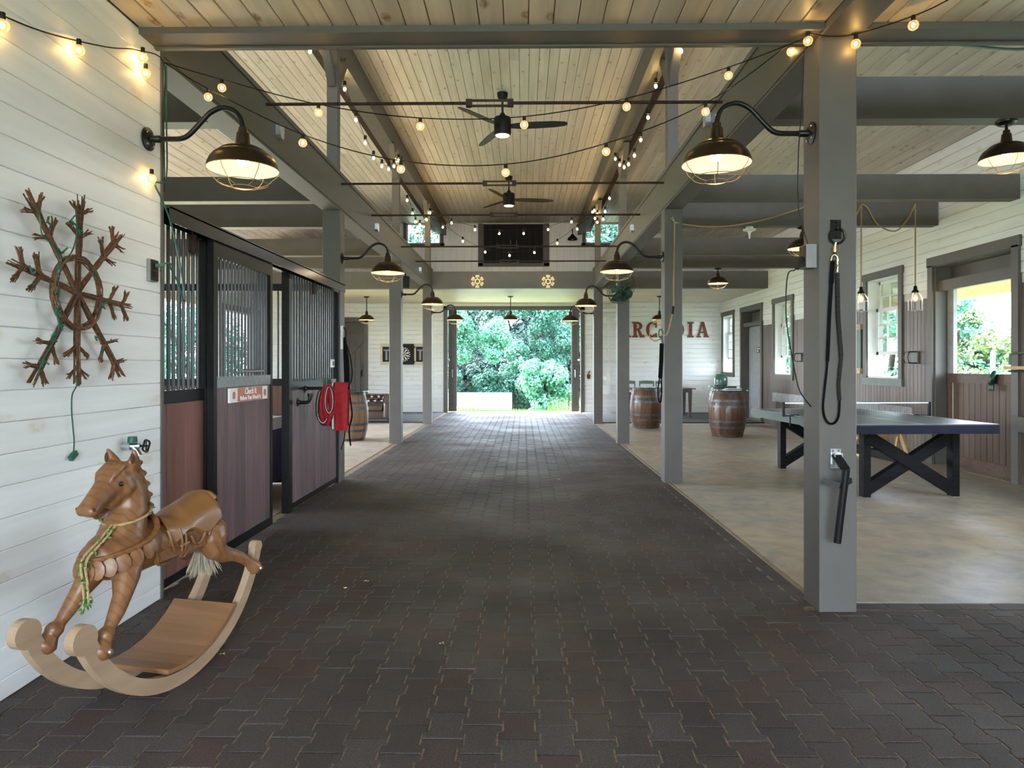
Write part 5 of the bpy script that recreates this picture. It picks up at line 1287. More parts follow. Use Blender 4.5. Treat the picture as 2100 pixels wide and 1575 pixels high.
for i in range(nx):
    for jz in range(nz): k = i * (nz + 1) + jz; bk.f.append((k, k + nz + 1, k + nz + 2, k + 1))
bk.v = vs; bk.build('tufted_back', 'leather', so, True)
rbox(sx0 + .1, sx1 - .1, sy1 - .24, sy1, .12, .665, 'back_frame', 'leather', so, .06, 4)
for s, x in ((-1, sx0 + .12), (1, sx1 - .12)):
    rbox(x - .09, x + .09, sy0 + .03, sy1 - .1, .12, .56, 'arm', 'leather', so, .04, 3)
    MB().lathe([(.001, 0), (.09, 0), (.105, .02), (.105, .78), (.09, .80), (.001, .80)], 22, (x, sy0, .565), Matrix.Rotation(-PI / 2, 3, 'X')).build('arm_roll', 'leather', so, True)
    fr_ = MB(); fr_.tube([(x + .095 * math.cos(a), sy0 - .004, .565 + .095 * math.sin(a)) for a in [PI * 2 * k / 20 for k in range(20)]], .008, 5, closed=True); fr_.build('nail_trim', 'leather', so, True)
for x in (sx0 + .12, sx1 - .10):
    for y in (sy0 + .12, sy1 - .1): MB().lathe([(.001, 0), (.022, 0), (.035, .06), (.03, .11)], 12, (x, y, 0)).build('foot', 'black_wood', so, True)

# ------------------------------------------------------------------ dartboard cabinet
dcx, dcz = at(828, 727, Y=YF).x, at(828, 727, Y=YF).z
db = thing('dartboard_cabinet', 'open wooden dartboard cabinet with scoreboard doors on white wall', 'dartboard', (dcx, YF, dcz))
MB().box(dcx - .30, dcx + .29, YF - .10, YF - .004, dcz - .29, dcz + .30).build('cabinet_box', 'black_plastic', db)
for s, w_ in ((-1, .36), (1, .36)):
    x0, x1 = (dcx - .30 - w_, dcx - .31) if s < 0 else (dcx + .30, dcx + .30 + w_)
    dr = MB().box(x0, x1, YF - .05, YF - .02, dcz - .30, dcz + .31).build('cabinet_door', 'pine_flat', db)
    MB().box(x0 + .06, x1 - .06, YF - .056, YF - .05, dcz - .21, dcz + .22).build('slate', 'black_plastic', dr)
    sc_ = MB(); xm = (x0 + x1) / 2
    sc_.box(xm - .085, xm + .085, YF - .059, YF - .056, dcz + .10, dcz + .145); sc_.box(xm - .03, xm + .03, YF - .059, YF - .056, dcz - .16, dcz + .10); sc_.build('score_card', 'box_grey', dr)
    for z in (-.21, .21): MB().box((x1 if s < 0 else x0) - .04, (x1 if s < 0 else x0) + .04, YF - .06, YF - .05, dcz + z - .02, dcz + z + .02).build('hinge', 'black_steel', dr)
plain('dart_cream', (.75, .70, .55), .9, var=.08); plain('dart_black', (.015, .015, .015), .9, var=.1); plain('dart_red', (.45, .03, .03), .9, var=.1); plain('dart_green', (.02, .22, .08), .9, var=.1)
yb = YF - .115
MB().lathe([(.001, 0), (.225, 0), (.225, -.02)], 40, (dcx, yb + .0, dcz), Matrix.Rotation(PI / 2, 3, 'X')).build('board', 'dart_black', db, True)
for nm, rings, mats in (('segment', ((.018, .10), (.108, .162)), ('dart_cream', 'dart_black')), ('scoring_ring', ((.10, .108), (.162, .17)), ('dart_green', 'dart_red'))):
    for par in (0, 1):
        g = MB()
        for k in range(par, 20, 2):
            for r0, r1 in rings:
                aa = [(k - .5 + t * .25) * PI / 10 for t in range(5)]
                vs = [(dcx + r * math.sin(a), yb - .003, dcz + r * math.cos(a)) for r in (r0, r1) for a in aa]
                g.add(vs, [(i, i + 1, 6 + i, 5 + i) for i in range(4)])
        g.build(nm, mats[par], db)['kind'] = 'stuff'
MB().tube([(dcx + .172 * math.sin(a), yb - .004, dcz + .172 * math.cos(a)) for a in [2 * PI * k / 36 for k in range(36)]], .003, 4, closed=True).build('wire_ring', 'zinc', db)
MB().ball((dcx, yb - .003, dcz), .014, 8, (1, .3, 1)).build('bullseye', 'dart_red', db, True)
nm_ = MB()
for k in range(20):
    a = k * PI / 10; nm_.box(dcx + .195 * math.sin(a) - .012, dcx + .195 * math.sin(a) + .012, yb - .004, yb - .001, dcz + .195 * math.cos(a) - .012, dcz + .195 * math.cos(a) + .012)
nm_.build('number_ring', 'zinc', db)['kind'] = 'stuff'

# ------------------------------------------------------------------ red slab letters
def arc(cx, cy, rx, ry, a0, a1, n=14): return [(cx + rx * math.cos(math.radians(a0 + (a1 - a0) * k / n)), cy + ry * math.sin(math.radians(a0 + (a1 - a0) * k / n))) for k in range(n + 1)]
def band(o, i): return [[o[k], o[k + 1], i[k + 1], i[k]] for k in range(len(o) - 1)]
R4 = lambda a, b, c, d: [(a, c), (b, c), (b, d), (a, d)]
GLY = {
 'A': ([[(.10, .05), (.23, .05), (.50, .96), (.36, .96)], [(.42, 1), (.60, 1), (.93, .05), (.68, .05)], R4(.24, .72, .28, .38), R4(0, .35, 0, .10), R4(.58, 1.0, 0, .10), R4(.34, .60, .90, 1)], 1.0),
 'I': ([R4(.13, .37, 0, 1), R4(0, .5, 0, .11), R4(0, .5, .89, 1)], .5),
 'R': ([R4(.12, .35, 0, 1), R4(0, .46, 0, .11), R4(0, .46, .89, 1)] + band(arc(.46, .735, .36, .265, 90, -90), arc(.44, .735, .14, .155, 90, -90)) + [R4(.34, .46, .47, .58), R4(.34, .46, .89, 1), [(.42, .47), (.62, .50), (.84, .12), (.62, .06)], [(.62, .12), (.64, 0), (.98, .0), (.98, .13), (.84, .13)]], .98),
 'D': ([R4(.12, .35, 0, 1), R4(0, .45, 0, .11), R4(0, .45, .89, 1)] + band(arc(.44, .5, .46, .5, 90, -90), arc(.42, .5, .23, .39, 90, -90)), .9),
 'C': (band(arc(.46, .5, .46, .5, 48, 312, 24), arc(.47, .5, .22, .38, 48, 312, 24)) + [R4(.74, .86, .62, 1), R4(.74, .86, .0, .28)], .88)}
LH = .44; lz = at(1400, 692, Y=YF).z
spotx = [1281, 1308.5, 1336, 1366, 1391, 1416, 1441]
nth = {'A': ['first A of the red wall letters beside the drum fan post', 'middle A of the red wall letters behind the rope post', 'last A of the red wall letters'], 'R': ['red slab serif letter R on white wall'], 'C': ['red slab serif letter C on white wall'], 'D': ['red slab serif letter D on white wall'], 'I': ['red slab serif letter I on white wall']}
for ch, px in zip('ARCADIA', spotx):
    polys, w = GLY[ch]; c = at(px, 692, Y=YF); g = MB(); sx = LH * .80
    for i_, po_ in enumerate(polys):
        g.prism(po_, lambda a, b: (c.x + (a - w / 2) * sx, YF - .03 - .0004 * i_, lz + b * LH), lambda a, b: (c.x + (a - w / 2) * sx, YF - .002, lz + b * LH))
    tag(g.build('wall_letter', 'terracotta'), nth[ch].pop(0), 'letter', 'red wall letters')

# ------------------------------------------------------------------ ladder, barrel plaque, dining set, fan, speaker
ldx = at(1248, 700, Y=YF).x
la = thing('wall_ladder', 'white wooden ladder fixed to the white wall', 'ladder', (ldx, YF, 0))
MB().box(ldx - .05, ldx + .05, YF - .07, YF, .42, 3.1).build('spine', 'white_paint', la)
for k in range(8): MB().box(ldx - .30, ldx + .22, YF - .17, YF - .01, .45 + .345 * k, .54 + .345 * k).build('rung', 'white_paint', la)
op = at(1207, 770, Y=YF)
og = thing('copper_plaque', 'small copper barrel plaque with stag on white wall', 'plaque', op)
MB().prism([(-.035, -.07), (.035, -.07), (.05, -.03), (.05, .03), (.035, .07), (-.035, .07), (-.05, .03), (-.05, -.03)], lambda a, b: (op.x + a, YF - .03, op.z - .03 + b), lambda a, b: (op.x + a, YF - .002, op.z - .03 + b)).build('barrel_shape', 'terracotta', og)
b = MB(); b.tube([(op.x - .03, YF - .02, op.z + .06), (op.x + .01, YF - .02, op.z + .07), (op.x + .04, YF - .02, op.z + .14)], .012, 5); b.tube([(op.x + .01, YF - .02, op.z + .07), (op.x + .0, YF - .02, op.z + .12)], .007, 5); b.build('stag_shape', 'rust', og)
dt = thing('dining_table', 'red-brown wooden dining table before the red letters', 'table', (3.55, 18.0, 0))
MB().box(2.72, 4.42, 17.55, 18.45, .735, .765).build('tabletop', 'redwood_top', dt)
MB().box(2.80, 4.34, 17.63, 18.37, .65, .735).build('apron', 'grey_paint', dt)
for x in (2.84, 4.30):
    for y in (17.67, 18.33): MB().add([(x + a * r, y + b * r, z) for z, r in ((0.012, .028), (.70, .045)) for a, b in ((-1, -1), (1, -1), (1, 1), (-1, 1))], [(3, 2, 1, 0), (4, 5, 6, 7)] + [(k, (k + 1) % 4, 4 + (k + 1) % 4, 4 + k) for k in range(4)]).build('leg', 'grey_paint', dt)
def chair():
    t = thing('dining_chair', '', 'chair'); m = 'chalk_green'
    rb = MB().box(-.21, .21, -.2, .2, .43, .46); rb.build('seat', m, t, False, False)
    for x in (-.19, .19):
        MB().tube([(x, -.18, 0), (x, -.18, .44)], .018, 8).build('leg', m, t, True, False)
        MB().tube(catrom([(x, .18, 0), (x, .19, .45), (x, .22, .70), (x, .25, .90)], 3), .018, 8).build('leg', m, t, True, False)
    for z, h in ((.86, .07), (.70, .04)):
        g = MB(); g.prism([(-.20 + .05 * k, -.03 * math.sin(PI * k / 8)) for k in range(9)] + [(.20 - .05 * k, .018 - .03 * math.sin(PI * (8 - k) / 8)) for k in range(9)], lambda a, b: (a, .24 - b, z - h / 2), lambda a, b: (a, .25 - b, z + h / 2 + .02 * math.cos(a * 7))); g.build('back_rail', m, t, False, False)
    return t
c0 = chair()
for k, (x, y) in enumerate(((2.95, 18.82), (3.42, 18.86), (3.90, 18.82))):
    o = c0 if k == 0 else copy_tree(c0); o.location = (x, y - .05, .012); o.rotation_euler = (0, 0, (.15, -.05, .1)[k]); tag(o, ('sage green dining chair at the table end by the drum fan post', 'middle sage green dining chair behind the barrel', 'sage green dining chair behind the rope post')[k], 'chair', 'dining chairs')
# drum fan
fc = at(1273, 592, Y=11.58)
fn = thing('drum_fan', 'dark green cage fan mounted high on a post', 'fan', fc)
fm = Matrix.Rotation(math.radians(-58), 3, 'Z') @ Matrix.Rotation(math.radians(62), 3, 'X')
g = MB()
for r, z in ((.10, .10), (.17, .10), (.235, .085), (.27, .0), (.27, -.02), (.235, -.10), (.15, -.12)):
    g.tube([fc + fm @ V((r * math.cos(a), r * math.sin(a), z)) for a in [2 * PI * k / 32 for k in range(32)]], .004, 4, closed=True)
for k in range(28):
    a = 2 * PI * k / 28; g.tube([fc + fm @ V((r * math.cos(a), r * math.sin(a), z)) for r, z in ((.06, .10), (.17, .10), (.235, .085), (.27, 0), (.235, -.10), (.10, -.12))], .0026, 4)
g.build('cage', 'green_metal', fn)
for k in range(4):
    a = k * PI / 2; bl = [(.04, -.03, .02), (.24, -.10, .035), (.25, .05, -.035), (.04, .03, -.02)]
    rot = Matrix.Rotation(a, 3, 'Z'); g = MB(); g.add([fc + fm @ (rot @ V(p)) for p in bl] + [fc + fm @ (rot @ V((p[0], p[1], p[2] + .004))) for p in bl], [(0, 1, 2, 3), (7, 6, 5, 4), (0, 4, 5, 1), (1, 5, 6, 2), (2, 6, 7, 3), (3, 7, 4, 0)]); g.build('blade', 'green_metal', fn)
MB().lathe([(.001, -.24), (.06, -.235), (.085, -.20), (.09, -.10), (.06, -.02), (.05, .05), (.001, .06)], 20, fc, fm.to_4x4().to_3x3()).build('motor', 'green_metal', fn, True)
MB().tube([fc + fm @ V((0, 0, -.18)), V((XR + .08, 11.77, fc.z - .12)), V((XR + .08, 11.80, fc.z - .12))], .018, 8).build('wall_arm', 'black_steel', fn, True)
MB().box(XR + .03, XR + .13, 11.785, 11.80, fc.z - .19, fc.z - .05).build('wall_plate', 'black_steel', fn)
spk = at(835, 581, Y=13.55)
sk = thing('loudspeaker', 'small black loudspeaker under the tie beam', 'speaker', spk)
rbox(spk.x - .075, spk.x + .075, 13.32, 13.46, spk.z - .115, spk.z + .115, 'cabinet', 'black_plastic', sk, .012, 2)
MB().box(spk.x - .012, spk.x + .012, 13.37, 13.40, spk.z + .11, 3.252).build('bracket', 'black_steel', sk)
MB().box(spk.x - .062, spk.x + .062, 13.312, 13.32, spk.z - .10, spk.z + .10).build('grille', 'dart_black', sk)
for (px, py, X, lab) in ((569, 272, XL, 'small grey junction box on the girder by the white wall lamp'), (770, 467, XL, 'small grey junction box on the girder past the red blanket post'), (860, 554, XL, 'small grey junction box on the girder past the sofa post'), (1299, 469, XR, 'small grey junction box on the girder past the rope post'), (1455, 247, XR, 'small grey junction box on the girder past the saddle rack post')):
    p = at(px, py, X=X); s = 1 if X == XL else -1
    jb = thing('junction_box', lab, 'junction box', p, group='girder junction boxes')
    MB().prism([(-.045, -.03), (-.03, -.055), (.03, -.055), (.045, -.03), (.045, .055), (-.045, .055)], lambda a, b: (X, p.y + a, p.z + b), lambda a, b: (X + s * .045, p.y + a, p.z + b)).build('cover', 'zinc', jb)
for (x, y, z, lab) in ((3.10, 9.40, 3.25, 'white sprinkler under the tie beam of the caged pendants'), (-2.62, 9.4, 3.25, 'white sprinkler under the tie beam behind the red blanket')):
    t = thing('sprinkler', lab, 'sprinkler', (x, y, z), group='sprinklers')
    MB().lathe([(.001, 0), (.05, 0), (.05, -.03), (.085, -.035), (.085, -.05), (.03, -.06), (.015, -.10), (.012, -.16), (.001, -.16)], 16, (x, y, z)).build('head', 'sign_white', t, True)

# ------------------------------------------------------------------ along the ping pong side wall
p = at(1757, 717, X=XWR - .03)
cbd = thing('green_wall_board', 'grey-green board held by wooden blocks beside the window', 'board', (XWR, p.y, p.z))
y0, y1 = YR(1769), YR(1738); z0, z1 = p.z - .40, p.z + .42
MB().box(XWR - .035, XWR - .012, y0, y1 + .1, z0 + .05, z1 - .05).build('slate', 'chalk_green', cbd)
for z in (z0, z1 - .09): MB().box(XWR - .055, XWR - .005, y0 - .02, y1 + .12, z, z + .09).build('block', 'yellow_pine', cbd)
for z in (z0 + .045, z1 - .045): MB().ball((XWR - .056, y0 + .10, z), .018, 8).build('knob', 'black_plastic', cbd, True)
for px, lab in ((1877, 'pale green metal bridle bracket beside the dutch door'), (1641, 'pale green metal bridle bracket past the saddle rack post')):
    p = at(px, 733, X=XWR - .02); t = thing('bridle_bracket', lab, 'bracket', p, group='bridle brackets')
    MB().box(XWR - .03, XWR - .012, p.y - .07, p.y + .07, p.z - .09, p.z + .09).build('back_plate', 'chalk_green', t)
    for y in (p.y - .055, p.y + .055): MB().tube([(XWR - .02, y, p.z + .08), (XWR - .14, y, p.z + .08), (XWR - .16, y, p.z), (XWR - .14, y, p.z - .08), (XWR - .02, y, p.z - .08)], .009, 6).build('loop', 'black_steel', t, True)
    for z in (p.z + .08, p.z - .08): MB().tube([(XWR - .14, p.y - .055, z), (XWR - .14, p.y + .055, z)], .008, 6).build('cross_bar', 'chalk_green', t, True)
bn = thing('wall_rail', 'long weathered plank rail on the wainscot behind the net', 'rail', (5.6, 12.4, .65))
for k in range(6): MB().box(5.592, 5.617, 9.9 + .92 * k, 9.9 + .92 * (k + 1) - .012, .55, .745).build('rail_plank', 'weathered', bn)
sh = thing('sawhorse', 'pale pine sawhorse frame standing under the ping pong table edge', 'sawhorse', (4.95, 9.55, 0))
hx_, hy_ = 4.95, 9.55
MB().bar((hx_ - .33, hy_, .40), (hx_ + .33, hy_, .40), .05, .07).build('beam', 'yellow_pine', sh)
for x in (-.28, .28):
    for s in (-1, 1): MB().bar((hx_ + x, hy_ + s * .02, .40), (hx_ + x + (.04 if x > 0 else -.04), hy_ + s * .22, 0.0), .04, .06).build('leg', 'yellow_pine', sh)
    MB().bar((hx_ + x, hy_ - .17, .12), (hx_ + x, hy_ + .17, .12), .03, .06).build('leg_tie', 'yellow_pine', sh)
MB().bar((hx_ - .3, hy_ - .15, .10), (hx_ + .1, hy_ - .02, .36), .03, .05).build('brace', 'yellow_pine', sh)
p = at(2092, 752, X=XWR - .15)
sv = thing('wall_shelf', 'small pine shelf on a pipe bracket beside the dutch door', 'shelf', (XWR, p.y, p.z))
MB().box(XWR - .30, XWR, p.y - .75, p.y + .05, p.z - .03, p.z + .005).build('board', 'yellow_pine', sv)
MB().tube([(XWR - .26, p.y, p.z + .02), (XWR - .26, p.y, p.z + .12), (XWR - .22, p.y, p.z + .15), (XWR, p.y, p.z + .15)], .014, 8).build('pipe', 'chalk_green', sv, True)
MB().tube([(XWR - .28, p.y, p.z - .05), (XWR, p.y, p.z - .05)], .012, 8).build('pipe', 'chalk_green', sv, True)
gp = at(2040, 772, X=XWR + .13)
gv = thing('dark_glove', 'dark green work glove hanging over the dutch door', 'glove', gp)
g = MB(); limb(g, [(gp.x, gp.y, gp.z + .05, .03), (gp.x - .02, gp.y, gp.z - .0, .04), (gp.x - .03, gp.y + .02, gp.z - .08, .038)], 10)
for k in range(4): limb(g, [(gp.x - .03, gp.y - .02 + .02 * k, gp.z - .10, .012), (gp.x - .035, gp.y - .025 + .024 * k, gp.z - .17, .010)], 6)
g.build('fabric', 'green_metal', gv, True)
p = at(2087, 870, X=XWR - .02)
gb = thing('grey_wall_box', 'grey box low on the wainscot beside the dutch door', 'box', p)
MB().box(XWR - .07, XWR - .006, p.y - .2, p.y + .02, p.z - .08, p.z + .09).build('cover', 'dark_paint', gb)

# ------------------------------------------------------------------ red horse blanket on pipe rack, tack on the posts
RYP, RZP = 6.70, 1.125
pr = thing('pipe_rack', 'black iron pipe rack screwed to the stall boards', 'pipe rack', (SX + .02, RYP, RZP))
MB().lathe([(.001, .02), (.022, .02), (.026, .008), (.045, .006), (.045, 0)], 20, (SX + .02, RYP, RZP), Matrix.Rotation(PI / 2, 3, 'Y')).build('flange', 'black_steel', pr, True)
MB().tube([(SX + .02, RYP, RZP), (SX + .30, RYP, RZP + .004), (SX + .47, RYP, RZP + .02)], .0165, 12).build('pipe', 'black_steel', pr, True)
MB().tube([(SX + .27, RYP, RZP + .003), (SX + .33, RYP, RZP + .008)], .024, 12).build('coupling', 'black_steel', pr, True)
MB().lathe([(.001, .0), (.03, 0), (.03, -.02)], 14, (SX + .47, RYP, RZP + .02), Matrix.Rotation(PI / 2, 3, 'Y')).build('end_flange', 'black_steel', pr, True)
pe_ = thing('pipe_hook', 'black pipe elbow hook on the stall boards below the rack', 'hook', (SX + .02, 6.49, 1.0))
MB().lathe([(.001, .02), (.02, .02), (.024, .008), (.042, .006), (.042, 0)], 20, (SX + .02, 6.49, 1.0), Matrix.Rotation(PI / 2, 3, 'Y')).build('flange', 'black_steel', pe_, True)
MB().tube(catrom([(SX + .02, 6.49, 1.0), (SX + .10, 6.49, 1.0), (SX + .125, 6.49, 1.015), (SX + .135, 6.49, 1.04), (SX + .135, 6.49, 1.075)], 4), .017, 10).build('elbow', 'black_steel', pe_, True)
MB().tube([(SX + .135, 6.49, 1.05), (SX + .135, 6.49, 1.085)], .024, 10).build('collar', 'black_steel', pe_, True)
bl_ = thing('horse_blanket', 'folded red horse blanket with black and white binding', 'blanket', (SX + .38, RYP, RZP + .03))
def drape(x0, x1, front, back, yo, mat, name, th=.012, wav=.012, z0=RZP + .03, ph=0):
    prof = []
    n = 18; rad = .032
    for k in range(9): prof.append((-rad - .01, z0 - front + (front - .02) * k / 8))
    for k in range(1, 8): a = PI - PI * k / 8; prof.append((rad * math.cos(a), z0 + rad * math.sin(a)))
    for k in range(7): prof.append((rad + .008, z0 - .02 - (back - .02) * k / 6))
    nx = 9; vs = []
    for side in (0, 1):
        for i in range(nx):
            u = i / (nx - 1); x = x0 + (x1 - x0) * u
            for k, (dy, z) in enumerate(prof):
                low = max(0, min(1, (z0 - z) / .3)); w_ = wav * math.sin(u * 7 + ph + k * .1) * low
                vs.append((x + .02 * low * math.sin(3 * u + ph), RYP + yo + dy + w_ + (th if side and dy < 0 else -th if side else 0), z))
    m = len(prof); N = nx * m; fs = []
    for i in range(nx - 1):
        for k in range(m - 1): a = i * m + k; fs += [(a, a + m, a + m + 1, a + 1), (N + a, N + a + 1, N + a + m + 1, N + a + m)]
    for k in range(m - 1): fs += [(k, k + 1, N + k + 1, N + k), ((nx - 1) * m + k, N + (nx - 1) * m + k, N + (nx - 1) * m + k + 1, (nx - 1) * m + k + 1)]
    for i in range(nx - 1): fs += [(i * m, N + i * m, N + (i + 1) * m, (i + 1) * m), (i * m + m - 1, (i + 1) * m + m - 1, N + (i + 1) * m + m - 1, N + i * m + m - 1)]
    MB().add(vs, fs).build(name, mat, bl_, True)
drape(SX + .315, SX + .455, .44, .40, -.012, 'red_cloth', 'main_fold', ph=.5)
drape(SX + .290, SX + .325, .43, .36, -.018, 'black_cloth', 'black_binding', th=.008, ph=.2)
drape(SX + .300, SX + .312, .425, .30, -.026, 'white_cloth', 'white_piping', th=.006, ph=.2)
def loop(cx, w, top, bot, yo, r, mat, name, flat=.5):
    pts = [(cx + w * math.sin(a) * (.6 + .4 * (1 - math.cos(a)) / 2), RYP + yo + .01 * math.sin(2 * a), (top + bot) / 2 + (top - bot) / 2 * math.cos(a)) for a in [2 * PI * k / 22 for k in range(22)]]
    MB().tube(pts, r, 8, closed=True).build(name, mat, bl_, True)
loop(SX + .245, .060, RZP + .02, RZP - .34, -.050, .026, 'red_cloth', 'looped_fold'); loop(SX + .275, .045, RZP + .02, RZP - .27, -.075, .030, 'red_cloth', 'looped_fold'); loop(SX + .30, .040, RZP + .02, RZP - .36, -.010, .030, 'red_cloth', 'looped_fold')
loop(SX + .205, .070, RZP + .00, RZP - .33, -.045, .014, 'black_cloth', 'looped_binding'); loop(SX + .222, .072, RZP + .01, RZP - .355, -.062, .010, 'black_cloth', 'looped_binding'); loop(SX + .214, .066, RZP + .0, RZP - .335, -.070, .003, 'white_cloth', 'looped_piping'); loop(SX + .29, .050, RZP + .02, RZP - .24, -.10, .009, 'black_cloth', 'looped_binding'); loop(SX + .288, .046, RZP + .02, RZP - .235, -.108, .0025, 'white_cloth', 'looped_piping')
def rp_(px, py, X=None, Y=None): return at(px, py, X=X, Y=Y)
ht = thing('hanging_halter', 'black halter and straps hanging on the post behind the red blanket', 'halter', at(706, 680, Y=7.95))
b = MB(); b.tube([at(704 + 6 * math.sin(a), 684 + 12 * math.cos(a), Y=7.86) for a in [2 * PI * k / 14 for k in range(14)]], .009, 6, closed=True); b.build('ring', 'black_steel', ht, True)
b = MB(); strap(b, [at(706, 694, Y=7.86), at(708, 720, Y=7.86), at(710, 780, Y=7.87), at(711, 830, Y=7.88), at(709, 880, Y=7.88)], .045, .012); b.build('strap', 'webbing', ht)
b = MB(); b.tube(catrom([at(707, 692, Y=7.84), at(714, 740, Y=7.84), at(716, 800, Y=7.84), at(722, 850, Y=7.84), at(716, 880, Y=7.84), at(719, 914, Y=7.84)], 5), .010, 6); b.tube(catrom([at(705, 692, Y=7.84), at(718, 730, Y=7.84), at(722, 770, Y=7.84), at(714, 800, Y=7.84)], 5), .007, 6); b.tube(catrom([at(709, 860, Y=7.84), at(706, 900, Y=7.84), at(699, 922, Y=7.84)], 4), .006, 5); b.build('lead', 'webbing', ht, True)
b = MB(); b.tube([at(701, 668, Y=7.85), at(701, 716, Y=7.85)], .016, 8); b.build('white_strap', 'white_cloth', ht, True)
l2 = thing('hanging_lead', 'black lead with ring clip hanging on the rope post', 'lead', at(1358, 700, Y=7.95))
b = MB(); b.tube([at(1355 + 4 * math.sin(a), 684 + 9 * math.cos(a), Y=7.9) for a in [2 * PI * k / 12 for k in range(12)]], .007, 6, closed=True); b.tube([at(1357, 690, Y=7.9), at(1358, 706, Y=7.9)], .012, 6); b.build('clip', 'green_metal', l2, True)
b = MB(); strap(b, [at(1357, 704, Y=7.9), at(1356, 740, Y=7.9), at(1354, 775, Y=7.9)], .045, .02); b.tube(catrom([at(1353, 775, Y=7.9), at(1349, 800, Y=7.9), at(1351, 820, Y=7.9), at(1355, 824, Y=7.9), at(1357, 800, Y=7.9), at(1356, 775, Y=7.9)], 5), .008, 6); b.build('webbing', 'webbing', l2)
b = MB(); b.tube(catrom([at(1356, 655, Y=7.9), at(1345, 657, Y=7.9), at(1334, 675, Y=7.9), at(1333, 692, Y=7.9), at(1343, 699, Y=7.9), at(1355, 695, Y=7.9)], 5), .006, 6); b.build('rope_loop', 'rope', l2, True)
th_ = at(678, 745, X=-2.15)
tm = thing('thermostat', 'small white thermostat at the end of the stall bars', 'thermostat', th_)
MB().box(SX + .03, SX + .05, th_.y - .05, th_.y + .05, th_.z - .045, th_.z + .045).build('case', 'sign_white', tm); MB().box(SX + .05, SX + .053, th_.y - .03, th_.y + .03, th_.z - .025, th_.z + .02).build('display', 'chalk_green', tm)
gc = thing('green_ceiling_cord', 'dark green cord swagged under the ceiling beyond the header beam', 'cord', at(1905, 76, Y=3.9))
MB().tube(catrom([at(1905, 76, Y=3.9), at(1950, 88, Y=4.1), at(2020, 97, Y=4.4), at(2110, 101, Y=4.7), at(2300, 90, Y=5.3)], 5), .010, 6).build('cable', 'green_cord', gc, True)
# a few dry leaves blown in
for k, (px, py) in enumerate(((752, 1192), (708, 1206), (906, 1320), (1146, 983), (456, 1342))):
    p = at(px, py, Z=.004); g = MB(); a = random.uniform(0, 6.28)
    vs = [(p.x + (.012 if k == 1 else .018) * math.cos(a + t) * (1 if i % 2 else .55), p.y + (.009 if k == 1 else .014) * math.sin(a + t) * (1 if i % 2 else .6), .003 + .004 * (i % 3)) for i, t in enumerate([2 * PI * q / 8 for q in range(8)])]
    g.add(vs + [(p.x, p.y, .008)], [(i, (i + 1) % 8, 8) for i in range(8)])
    tag(g.build('dry_leaf', 'yellow_pine'), ('larger dry leaf of two on the pavers before the stall door', 'smaller dry leaf of two on the pavers before the stall door', 'lone dry leaf in the middle of the wide paved floor', 'dry leaf on the aisle pavers level with the rope post', 'dry leaf on the pavers beside the horse rocker')[k], 'leaf', 'dry leaves on the pavers')

# ------------------------------------------------------------------ outdoors
def terrain(x, y):
    d = max(0, y - 20.5); z = -.06
    if d: z -= .075 * d if d < 4 else .3 + .17 * (d - 4)
    return max(z, -3.2) + .03 * math.sin(x * .9) * math.cos(y * .7)
gx = [-60, -40, -25, -15, -10, -8, -7, -6.3] + [-5 + k for k in range(11)] + [5.8, 7, 9, 12, 16, 22, 32, 45, 60]
gy = [-60, -35, -20, -12, -8, -5.5, -4.7, -3, 0, 4, 8, 12, 16, 19.4, 20.05, 20.5, 21, 22, 23, 24, 25, 27, 29, 32, 36, 42, 50, 60, 80]
vs = [(x, y, terrain(x, y) if y > 19.9 or abs(x + .26) > 6.3 or y < -4.6 else -.2) for x in gx for y in gy]; m = len(gy)
tag(MB().add(vs, [(i * m + k, (i + 1) * m + k, (i + 1) * m + k + 1, i * m + k + 1) for i in range(len(gx) - 1) for k in range(m - 1)]).build('lawn', 'lawn', None, True), 'sunlit green lawn outside the barn', 'lawn', kind=S)
gr = MB()
for k in range(5200):
    x, y = random.uniform(-3.4, 3.2), 20.3 + 5.5 * random.random() ** 1.3; z = terrain(x, y); tall = (x > .9 and y > 22.3) or (x < -1.6 and y > 22.6)
    h = random.uniform(.25, .75) if tall and random.random() < .35 else random.uniform(.05, .14); dx, dy = random.uniform(-.25, .25) * h, random.uniform(-.25, .25) * h; w_ = .008
    gr.add([(x - w_, y, z), (x + w_, y, z), (x + dx, y + dy, z + h)], [(0, 1, 2)])
tag(gr.build('grass', 'grass_blade'), 'bright grass blades at the edge of the lawn beyond the door', 'grass', kind='stuff')
shd = thing('garden_shed', 'low shed with pale shingle roof below the trees', 'shed', (-2.4, 32, -2.2))
a0 = at(938, 805, Y=32); a1 = at(1050, 805, Y=32); zr = a0.z; ze = at(1000, 834, Y=31).z
x0, x1 = a0.x - 2.2, a1.x
MB().add([(x0, 32.2, zr), (x1, 32.2, zr), (x1 + .02, 30.9, ze), (x0, 30.9, ze), (x0, 32.2, zr - .06), (x1, 32.2, zr - .06), (x1 + .02, 30.9, ze - .06), (x0, 30.9, ze - .06)], [(0, 1, 2, 3), (4, 7, 6, 5), (0, 4, 5, 1), (1, 5, 6, 2), (2, 6, 7, 3), (3, 7, 4, 0)]).build('roof', 'roof_shingle', shd)
MB().add([(x0, 32.2, zr), (x1, 32.2, zr), (x1, 33.5, ze), (x0, 33.5, ze), (x0, 32.2, zr - .06), (x1, 32.2, zr - .06), (x1, 33.5, ze - .06), (x0, 33.5, ze - .06)], [(0, 3, 2, 1), (4, 5, 6, 7), (1, 2, 6, 5), (2, 3, 7, 6), (3, 0, 4, 7)]).build('roof', 'roof_shingle', shd)
